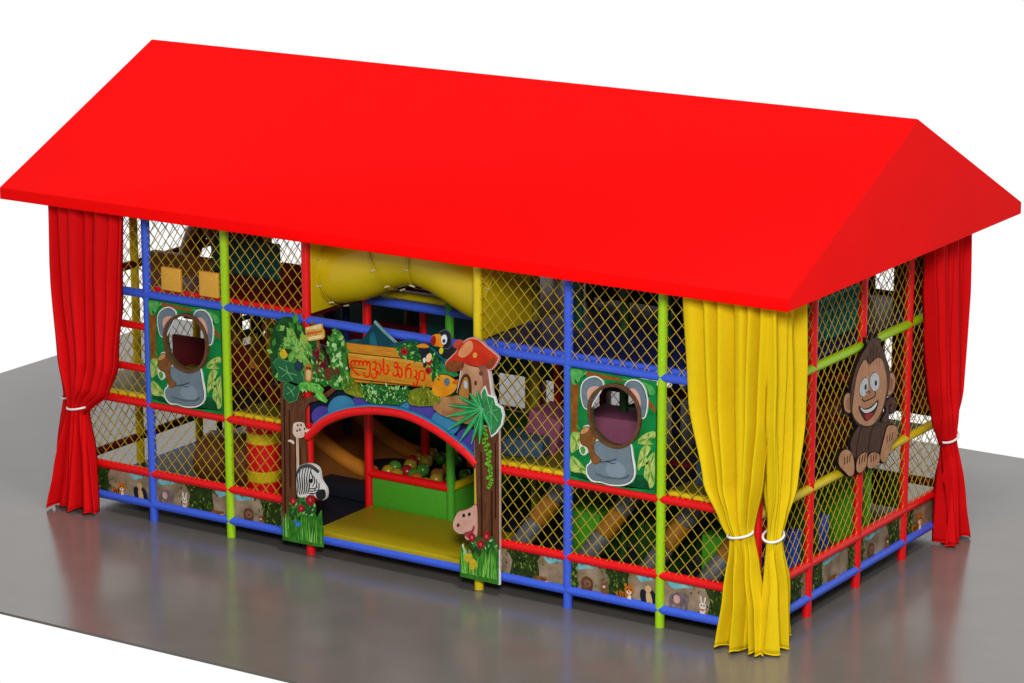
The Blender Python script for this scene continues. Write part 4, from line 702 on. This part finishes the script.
def blades(c,loop,zbase,ztop,n,d):
    xs=[p[0] for p in loop]; k=0
    for k in range(n):
        x=R.uniform(min(xs)+.02,max(xs)-.02); h=R.uniform(.15,ztop-zbase); le=R.uniform(-.04,.04); w=R.uniform(.008,.014); dd=d+.0003*k
        x2=min(max(x+le,min(xs)),max(xs))
        c.add([(x-w,zbase),(x+w,zbase),(x*.4+x2*.6+w*.5,zbase+h*.6),(x2,zbase+h),(x*.4+x2*.6-w*.7,zbase+h*.6)],R.choice(G1[:3]+[flat('3C8A22','5CAA38',14),flat('6FB83C','8CCB58',14)]),dd,dd+.003,False)
for th,key,nb in ((lt,'lt_grass',44),):
    l=D[key][0]; zz=[p[1] for p in l]; c=Cut(); c.add([l],flat('2A6A1E','3C8428',14),.112,.134,False); blades(c,l,min(zz)+.05,max(zz)-.02,nb,.135); c.done('grass',th)
c=Cut(); c.each('lt_butterfly',flat('3A86C8','2A6AA8',20),.15,.155); c.done('butterfly',lt)
rt=thing('tree_cutout',(5.95,-.1,.12),'flat brown tree cutout with palm leaf, ivy and pink hippo head right of the doorway','tree cutout','jungle tree cutouts')
c=Cut(); c.add([offset(D['rt_trunk'][0],.012)],EDGE,.075,.100,False); c.add([D['rt_trunk'][0]],BARK,.100,.112,False); c.each('rt_dark',flat('36190A'),.112,.114,False); c.done('trunk',rt)
c=Cut(); c.each('ivy',flat('6FB82A','559A20',16),.114,.119); c.done('ivy',rt)
c=Cut()
l=D['palm_big'][0]; c.add([offset(l,.02)],flat('E2E8E0'),.12,.150,False); c.add([l],flat('2C7A44','3A8A50',10),.150,.165,False)
cx=sum(p[0] for p in l)/len(l); cz=sum(p[1] for p in l)/len(l)
for p in l[1::2]: c.stroke([(cx,cz),(p[0]*.8+cx*.2,p[1]*.8+cz*.2)],flat('5FAE6E'),.165,.006)
c.done('palm_leaf',rt)
for k,l in enumerate(D['palm_blade']):
    c=Cut(); c.add([l],flat('1E8A48','2EA05A',12) if k%2 else flat('17743C','238A48',12),.165,.172+.0006*k,False); c.stroke([l[0],l[3]],flat('5FBE7E'),.172+.0006*k,.004); c.done('palm_blade',rt)
h_=Cut(); h_.add([offset(smooth_loop(D['h_head'][0],3),.008)],flat('8A5A4E'),.09,.110,False); h_.each('h_head',flat('D2A594','C29080',6),.11,.122); h_.each('h_mouth',flat('9A3A42'),.122,.125); h_.each('h_nostril',flat('5A2E2A'),.122,.125); h_.each('h_eye',flat('1C1414'),.122,.126); h_.done('hippo',rt)
c=Cut(); c.each('rt_under',flat('1F4A26','2A5E2E',14),.114,.128); leaves(c,D['rt_under'][0],G1[:4],34,.129,.04,.08,.3,2.8); c.done('undergrowth',rt)
for l in D['rt_flower']:
    c=Cut(); c.add([l],flat('8A0E1A','A81A26',20),.136,.146); x=sum(p[0] for p in l)/len(l); z=sum(p[1] for p in l)/len(l); c.add([el(x,z,.018,.022)],flat('C8505A'),.146,.148,False); c.done('flower',rt)
l=D['rt_grass'][0]; zz=[p[1] for p in l]; c=Cut(); c.add([offset(l,.01)],flat('E2E8E0'),.08,.110,False); c.add([l],flat('2A6A1E','3C8428',14),.112,.134,False); blades(c,l,min(zz)+.06,max(zz)-.02,44,.135); c.done('grass',rt)
c=Cut(); c.each('rt_yellow',flat('C9B42A','B59C1E',20),.15,.156); c.done('yellow_flower',rt)
for o in (sg,lt,rt): o.location=o.location+SH
# ------------------------------------------------------------------ curtains
def lerp_poly(pl,z):
    if z>=pl[0][0]: return pl[0][1]
    for (za,a),(zb,b) in zip(pl,pl[1:]):
        if zb<=z<=za:
            t=(za-z)/(za-zb); t=t*t*(3-2*t)*.4+t*.6; return a+(b-a)*t
    return pl[-1][1]
def curtain(label,pos,L,Rr,depth,ztie,folds,seed,matn,side='F',amp=.15,tie=None,bulge=.10):
    """L,Rr: [(z,coordinate)] outer edges from top to bottom; the cloth hangs in folds between them"""
    rn=random.Random(seed); NU,NV=150,64
    ph=[rn.uniform(0,6.28) for _ in range(8)]; wj=[rn.uniform(.7,1.3) for _ in range(8)]
    def wrp(u): return u+.030*math.sin(2*PI*u*1.0+ph[0])+.022*math.sin(2*PI*u*2.3+ph[1])
    def rib(x,p): return 2*abs(math.sin(x))**p-1
    def fold(u,z,below):
        uu=wrp(u)
        a=rib(PI*folds*uu+ph[2]+.22*math.sin(z*1.1+ph[6]),.75)
        b=.48*math.sin(2*PI*folds*.41*uu+ph[3]+.5*z)+.16*math.sin(2*PI*folds*1.3*uu+ph[4]-.3*z)
        c=rib(PI*folds*.62*uu+ph[5],.9)
        return ((a*(1-.65*below)+c*.75*below)+b)/1.35
    vs=[];fs=[]
    ztop,zbot=L[0][0],L[-1][0]
    W0=abs(Rr[0][1]-L[0][1])
    for j in range(NV+1):
        v=j/NV; z=ztop+(zbot-ztop)*v
        a,b=lerp_poly(L,z),lerp_poly(Rr,z); w=b-a
        g=max(0,1-abs(z-ztie)/.55); g=g*g*(3-2*g)
        below=max(0,min(1,(ztie-z)/max(.1,ztie)))
        am=amp*(1-.40*g)*(.85+.35*below)*min(1,.75+.6*(ztop-z)/2)
        for i in range(NU+1):
            u=i/NU
            s=a+w*u
            fo=fold(u,z,below); n=depth+fo*am
            # gathered into a bundle at the tie
            n=n*(1-g)+g*(depth+ (bulge*abs(w)/.5)*math.sin(PI*u)*.9+fo*am*.75-.02)
            zz=z
            if j==NV: zz=z+.012*math.sin(2*PI*folds*u+ph[5])
            # sag of the swept cloth toward the tie
            if z>ztie: zz-= .10*max(0,1-(z-ztie)/.7)*(max(0,(.5-u) if abs(L[0][1]-lerp_poly(L,ztie))>abs(Rr[0][1]-lerp_poly(Rr,ztie)) else (u-.5))*2)**1.2
            if side=='F': vs.append((s,-n,zz))
            elif side=='S': vs.append((9.6+n,s,zz))
            else: vs.append((-n,s,zz))
    for j in range(NV):
        for i in range(NU):
            q=j*(NU+1)+i; fs.append((q,q+1,q+NU+2,q+NU+1))
    t=thing('curtain',pos,label,'curtain','tied curtains at the corners')
    mb=MB(); mb.add(vs,fs); me=mb.mesh('drape')
    d=link_mesh('drape',me,M[matn],t,3.0)
    so=d.modifiers.new('thickness','SOLIDIFY'); so.thickness=.006; so.offset=0
    # hem
    hem=MB(); row=[vs[NV*(NU+1)+i] for i in range(NU+1)]
    hem.sweep([(p[0],p[1],p[2]+.008) for p in row[::2]],.009,6); hem.build('hem',M[matn],d,1.0)
    # tie ring
    a,b=lerp_poly(L,ztie),lerp_poly(Rr,ztie); c0=(a+b)/2; rx=abs(b-a)/2+.008; ry=bulge*abs(b-a)/.5*.5+.075; dc=depth+bulge*abs(b-a)/.5*.45-.02
    ring=[]
    for k in range(36):
        th=2*PI*k/36; s=c0+rx*math.cos(th); n=dc+ry*math.sin(th); z=ztie+(.03*math.cos(th)*(1 if tie is None else tie))-.02*math.sin(th)
        ring.append((s,-n,z) if side=='F' else ((9.6+n,s,z) if side=='S' else (-n,s,z)))
    mb=MB(); mb.sweep(ring,.014,8,closed=True); mb.build('tie_rope',M['rope'],t,1.5)
    return t
curtain('red curtain with white tie on the front left corner, beside the blue post',(.4,-.15,0),
 [(3.92,-.14),(2.8,-.10),(1.95,.0),(1.38,.06),(1.1,.02),(.5,-.12),(.03,-.24)],
 [(3.92,1.06),(2.8,.98),(1.95,.86),(1.62,.70),(1.42,.40),(1.34,.36),(1.1,.38),(.7,.43),(.03,.49)],.19,1.36,6.5,2,'cloth_red')
curtain('red curtain turned round the far left end corner with its own white tie',(-.15,.5,0),
 [(3.92,-.16),(2.8,-.14),(1.95,-.06),(1.38,.0),(1.1,-.05),(.5,-.15),(.03,-.2)],
 [(3.92,1.0),(2.8,.9),(1.95,.7),(1.62,.5),(1.38,.34),(1.1,.36),(.5,.45),(.03,.52)],.19,1.38,6,3,'cloth_red','L')
curtain('left half of the yellow corner curtain, hanging on the long front with a white tie',(9.3,-.15,0),
 [(3.92,8.72),(2.72,8.84),(1.85,9.06),(1.5,9.25),(1.30,9.37),(1.1,9.37),(.6,9.31),(.03,9.22)],
 [(3.92,9.83),(2.6,9.81),(1.95,9.74),(1.34,9.63),(1.0,9.70),(.5,9.80),(.03,9.84)],.19,1.32,6,4,'cloth_yellow')
curtain('right half of the yellow corner curtain, hanging on the short end with a white tie',(9.8,.1,0),
 [(3.92,-.26),(2.6,-.25),(1.95,-.18),(1.34,-.13),(1.0,-.18),(.5,-.25),(.03,-.29)],
 [(3.92,.50),(2.46,.47),(1.85,.34),(1.5,.21),(1.3,.14),(1.1,.17),(.6,.33),(.03,.43)],.19,1.30,5.5,5,'cloth_yellow','S')
curtain('red curtain with white tie at the far end of the short right side',(9.8,4.5,0),
 [(3.92,3.68),(2.8,3.72),(2.06,3.82),(1.65,3.96),(1.42,4.13),(1.34,4.20),(1.1,4.24),(.6,4.27),(.03,4.26)],
 [(3.92,4.60),(2.57,4.58),(1.7,4.56),(1.34,4.52),(1.0,4.60),(.5,4.74),(.03,4.90)],.19,1.36,6.5,6,'cloth_red','S')
# ------------------------------------------------------------------ play equipment inside
ts=thing('tube_slide',(4.8,.6,2.95),'fat yellow plastic tunnel bending over in an arch high above the doorway','tube slide')
tp=smooth_path([(3.63+2.34*k/8,.6,3.37+.36*math.sin(PI*k/8)**1.6) for k in range(9)],5)
n=len(tp); cuts=[0,n//3,int(n*.55),n-1]
for a,b in zip(cuts,cuts[1:]):
    mb=MB(); mb.sweep(tp[a:b+1],.42,40,cap=False,up=(0,1,0)); o=mb.build('tube_section',M['tube'],ts,.9)
for q in cuts:
    p=Vector(tp[q]); d=(Vector(tp[min(q+1,n-1)])-Vector(tp[max(q-1,0)])).normalized()
    mb=MB(); mb.sweep([p-d*.028,p-d*.006],.45,40,up=(0,1,0),cap=False); mb.sweep([p+d*.006,p+d*.028],.45,40,up=(0,1,0),cap=False)
    mb.sweep([p-d*.006,p+d*.006],.437,40,up=(0,1,0),cap=False,mi=1)
    fo=mb.build('flange',[M['tube'],M['brown']],ts,.9)
    w=d.cross(Vector((0,1,0)))
    for k in range(10):
        a=2*PI*k/10+.3; r=p+(Vector((0,1,0))*math.cos(a)+w*math.sin(a))*.452
        mb=MB(); mb.sweep([r-d*.034,r+d*.034],.011,8); mb.build('bolt',M['bolt'],fo,.9)
for x in (3.62,5.98):
    mb=MB(); rbox(mb,x-.015,x+.015,.06,1.14,2.93,3.9,.01); mb.build('end_plate',M['tube'],ts,.5)
# open slide into the ball pit
sl=thing('open_slide',(2.4,2.1,.3),'brown open slide running down behind the red inner post into the ball pit','slide')
def prof(y): return y
pts=[(1.0,1.95),(1.4,1.68),(1.9,1.30),(2.44,.93),(2.87,.70),(3.2,.58),(3.38,.55)]
pp=smooth_path(pts,4)
mb=MB(); vs=[];fs=[]
K=14
for x,z in pp:
    for k in range(K+1):
        a=PI*k/K; vs.append((x,2.1-.5*math.cos(a),z-.28*math.sin(a)**.6))
for i in range(len(pp)-1):
    for k in range(K): q=i*(K+1)+k; fs.append((q,q+1,q+K+2,q+K+1))
mb.add(vs,fs); o=mb.build('chute',M['slide'],sl,1.0); so=o.modifiers.new('thickness','SOLIDIFY'); so.thickness=.03
for y in (1.6,2.6):
    mb=MB(); mb.sweep([(x,y,z) for x,z in pp],.10,14); mb.build('side_rim',M['rim'],sl,.9)
for y in (1.55,2.65):
    mb=MB(); mb.add([(x,y-.02,z-.05) for x,z in pp]+[(x,y+.02,z-.05) for x,z in pp]+[(x,y-.02,max(.27,z-.55)) for x,z in pp]+[(x,y+.02,max(.27,z-.55)) for x,z in pp],
      [f for i in range(len(pp)-1) for f in ((i,i+1,2*len(pp)+i+1,2*len(pp)+i),(len(pp)+i,len(pp)+i+1,3*len(pp)+i+1,3*len(pp)+i),(2*len(pp)+i,2*len(pp)+i+1,3*len(pp)+i+1,3*len(pp)+i))])
    mb.build('side_skirt',M['slide'],sl)
# balls
BM_={k:mat('ball_'+k,c,.25,.5,.04,9) for k,c in (('yellow',(.36,.25,.012)),('red',(.32,.012,.012)),('green',(.06,.22,.02)),('blue',(.02,.06,.26)),('orange',(.38,.14,.012)))}  # ball colours dimmed to include the shade in the pit
bmh={}
for k in BM_:
    bm=bmesh.new(); bmesh.ops.create_uvsphere(bm,u_segments=20,v_segments=12,radius=.085)
    for f in bm.faces: f.smooth=True
    me=bpy.data.meshes.new('ball'); bm.to_mesh(me); bm.free(); me.materials.append(BM_[k]); bmh[k]=me
mb=MB(); rbox(mb,2.75,4.74,1.26,3.55,.27,.47,.04); tag(recenter(mb.build('ball_pit_base',M['dark'],None,.5)),'dark padded base filling the ball pit under the plastic balls','padding')
rb_=random.Random(4); pl_=[]; tries=0
while len(pl_)<46 and tries<4000:
    tries+=1; p=(rb_.uniform(3.46,4.65),rb_.uniform(1.36,3.45))
    if (p[0]<3.48 and 1.45<p[1]<2.78) or any((p[0]-q[0])**2+(p[1]-q[1])**2<.168**2 for q in pl_): continue
    pl_.append(p)
for k,p in enumerate(pl_):
    c_=('yellow','green','red','blue','green','orange','yellow')[k%7]
    o=bpy.data.objects.new('ball',bmh[c_]); COL.objects.link(o); o.location=(p[0],p[1],(.55+rb_.uniform(0,.05))); tag(o,'small %s plastic ball lying loose in the ball pit behind the green panel'%c_,'ball','balls in the ball pit')
# amber seats up left
def block(name,label,cat,x0,x1,y0,y1,z0,z1,c,rot=None,group=None,b=.02,parts=None):
    Mx=None
    if rot:
        ctr=Vector(((x0+x1)/2,(y0+y1)/2,(z0+z1)/2)); Mx=Matrix.Translation(ctr)@Matrix.Rotation(rot[1],4,rot[0])@Matrix.Translation(-ctr)
    mb=MB(); rbox(mb,x0,x1,y0,y1,z0,z1,b,0,Mx); o=mb.build(name,M[c],None,.5); recenter(o); return tag(o,label,cat,group)
block('foam_block','amber foam block on the upper red floor, nearer the blue post','foam block',1.46,1.76,-.055,.0,2.96,3.25,'amber',None,'amber foam blocks')
block('foam_block','amber foam block on the upper red floor, right against the lime post','foam block',2.04,2.33,-.055,.0,2.96,3.27,'amber',None,'amber foam blocks')
block('foam_wedge','mauve foam wedge on the middle floor behind the net right of the mushroom house','foam block',6.28,6.72,.55,1.0,1.60,2.02,'mauve',('Y',.25))
block('foam_block','slate blue foam block at the foot of the mauve wedge','foam block',6.12,6.62,.25,.75,1.575,1.78,'slate',('Z',.2))
block('foam_block','mauve foam block seen through the peephole of the right koala','foam block',6.85,7.65,.85,1.4,1.50,2.02,'mauve',('Z',.1))
block('foam_block','slate foam block behind the net beside the yellow curtain','foam block',8.6,9.3,.4,.95,1.575,1.85,'slate')
block('foam_block','mauve foam block behind the slate one beside the yellow curtain','foam block',8.6,9.2,.97,1.4,1.575,2.15,'mauve')
# dark red steps in the third bay
stp=thing('step_block',(3.0,.8,1.575),'dark red padded steps behind the net right of the left koala panel','steps')
for k in range(3):
    mb=MB(); rbox(mb,2.55+.0*k,3.45,.55+.2*k,.75+.2*k,1.575,1.80+.22*k,.02); mb.build('step',M['shaded_red'],stp,.5)
# striped column
sc_=thing('striped_column',(2.42,.65,.265),'red and yellow striped padded column behind the net beside the left tree cutout','padded column')
zz=.265
for k,(h,c_) in enumerate(((.30,'red'),(.14,'yellow'),(.34,'red'),(.14,'yellow'),(.26,'red'))):
    mb=MB(); r=.21; mb.sweep([(2.42,.65,zz),(2.42,.65,zz+.012),(2.42,.65,zz+h-.012),(2.42,.65,zz+h)],[r-.012,r,r,r-.012],24); mb.build('band',M[c_],sc_,.6); zz+=h
block('floor_mat','red padded mat on the ground floor round the striped column','mat',1.95,2.95,.2,1.15,.265,.34,'red')
# brown roll + grey pad
t=thing('foam_roll',(1.75,1.0,.27),'big brown padded roll lying behind the net below the left koala panel','foam roll')
mb=MB(); mb.sweep([(1.35,.9,.62),(1.38,.9,.62),(2.12,1.1,.62),(2.15,1.1,.62)],[.31,.34,.34,.31],28); mb.build('roll',M['brown'],t,.6)
mb=MB(); rbox(mb,1.35,2.15,.75,1.25,.265,.30,.01); mb.build('base_mat',M['grey'],t,.5)
# slanted rollers in the right-hand bays
for k,(x,lab) in enumerate(((6.38,'slanted grey and orange roller behind the net next to the right tree cutout'),(7.28,'slanted grey and orange roller behind the net, just right of the right blue post'),(8.1,'slanted grey and orange roller behind the net, left of the right lime post'),(8.85,'slanted grey and orange roller behind the net, between lime post and yellow curtain'))):
    t=thing('slanted_roller',(x,.6,.27),lab,'roller','slanted rollers on the ground floor')
    A=Vector((x-.2,.45,.34)); B=Vector((x+.42,.85,1.4))
    for (u0,u1,c_) in ((0,.36,'grey'),(.36,.62,'orange'),(.62,.84,'grey'),(.84,1,'navy')):
        p,q=A.lerp(B,u0),A.lerp(B,u1); e=(q-p)*.06
        mb=MB(); mb.sweep([p,p+e,q-e,q],[.10,.115,.115,.10],18); mb.build('pad',M[c_],t,.6)
    mb=MB(); mb.sweep([A-(B-A)*.06,B+(B-A)*.06],.03,10); mb.build('bar',M['navy'],t,.9)
for k,(x,lab) in enumerate(((6.75,'green foam cube behind the net between right tree cutout and right blue post'),(7.75,'dark green foam cube behind the net below the right koala panel'),(8.6,'green foam cube behind the net between lime post and yellow curtain'))):
    block('foam_cube',lab,'foam block',x-.25,x+.25,1.0,1.5,.265,.8,'green' if k!=1 else 'darkgreen',None,'green foam cubes')
block('foam_block','red foam block on the green cubes beside the yellow curtain','foam block',8.75,9.15,1.0,1.4,.805,1.0,'red')
block('foam_block','blue foam block low behind the net of the right end, under the monkey','foam block',8.7,9.3,1.5,2.3,.265,.85,'blue')
block('foam_block','dark red foam block on the middle floor behind the monkey','foam block',8.3,9.2,2.2,3.0,1.5,2.1,'shaded_red')
# ladder of dark bars at the left end
t=thing('climbing_ladder',(.55,2.6,.27),'dark ladder of horizontal bars inside the left end, seen through the nets','ladder')
for y in (2.2,3.1):
    mb=MB(); mb.sweep([(.5,y,.27),(.5,y,3.85)],.04,10); mb.build('upright',M['dark'],t,.9)
for k in range(17):
    mb=MB(); mb.sweep([(.5,2.2,.5+k*.2),(.5,3.1,.5+k*.2)],.035,8); mb.build('rung',M['dark'],t,.9)
t=thing('padded_arch',(.6,1.9,2.0),'brown padded arch high behind the net at the left end, above the left koala panel','padded arch')
mb=MB(); mb.sweep([(.15+.95*u,1.9,2.35+1.0*math.sin(PI*u)) for u in [k/20 for k in range(21)]],.14,14); mb.build('arch_pad',M['brown'],t,.9)
mb=MB(); rbox(mb,.1,1.15,1.75,2.05,2.2,2.34,.03); mb.build('foot_pad',M['shaded_red'],t,.5)
# ------------------------------------------------------------------ light
w=bpy.data.worlds.new('World'); S.world=w; w.use_nodes=True
nt=w.node_tree; bg=nt.nodes['Background']
# white backdrop; dimming overhead and camera-side is added to darken interior and facade
tc=nt.nodes.new('ShaderNodeTexCoord'); sx=nt.nodes.new('ShaderNodeSeparateXYZ'); rp=nt.nodes.new('ShaderNodeValToRGB')
mr=nt.nodes.new('ShaderNodeMapRange'); mr.inputs['From Min'].default_value=-1; mr.inputs['From Max'].default_value=1
nt.links.new(tc.outputs['Generated'],sx.inputs['Vector']); nt.links.new(sx.outputs['Z'],mr.inputs['Value']); nt.links.new(mr.outputs['Result'],rp.inputs['Fac'])
e=rp.color_ramp.elements; e[0].position=.70; e[0].color=(1,1,1,1); e[1].position=.84; e[1].color=(.15,.15,.15,1)
vd=nt.nodes.new('ShaderNodeVectorMath'); vd.operation='DOT_PRODUCT'; vd.inputs[1].default_value=(-.545,.838,0)
nt.links.new(tc.outputs['Generated'],vd.inputs[0])
m2=nt.nodes.new('ShaderNodeMapRange'); m2.interpolation_type='SMOOTHSTEP'; m2.inputs['From Min'].default_value=-.35; m2.inputs['From Max'].default_value=.45; m2.inputs['To Min'].default_value=.38; m2.inputs['To Max'].default_value=1.0
nt.links.new(vd.outputs['Value'],m2.inputs['Value'])
mx=nt.nodes.new('ShaderNodeVectorMath'); mx.operation='SCALE'
nt.links.new(rp.outputs['Color'],mx.inputs[0]); nt.links.new(m2.outputs['Result'],mx.inputs['Scale'])
nt.links.new(mx.outputs['Vector'],bg.inputs['Color']); bg.inputs['Strength'].default_value=1.0
def lamp(name,loc,target,size,power):
    d=bpy.data.lights.new(name,'AREA'); d.shape='SQUARE'; d.size=size; d.energy=power
    o=bpy.data.objects.new(name,d); COL.objects.link(o); o.location=loc
    o.rotation_euler=(Vector(target)-Vector(loc)).to_track_quat('-Z','Y').to_euler(); return o
lamp('studio_softbox',(12.5,-3.0,22.5),(5,2.2,3),6,4300)
lamp('side_fill',(18.5,-18.5,12.5),(6,0,2),4,4000)  # added unseen fill lamp that brightens the facade and models the curtain folds
# ------------------------------------------------------------------ camera
cd=bpy.data.cameras.new('camera'); cam=bpy.data.objects.new('camera',cd); COL.objects.link(cam)
cam.location=(24.584,-27.8991,11.4427); cam.rotation_euler=(1.322090,0.001650,0.575814)
cd.sensor_width=36; cd.sensor_fit='HORIZONTAL'; cd.lens=108.041; cd.clip_end=300
S.camera=cam
S.view_settings.view_transform='Standard'; S.view_settings.look='None'; S.view_settings.exposure=0; S.view_settings.gamma=1
S.cycles.max_bounces=8; S.cycles.diffuse_bounces=4; S.cycles.use_denoising=True
S.render.film_transparent=False
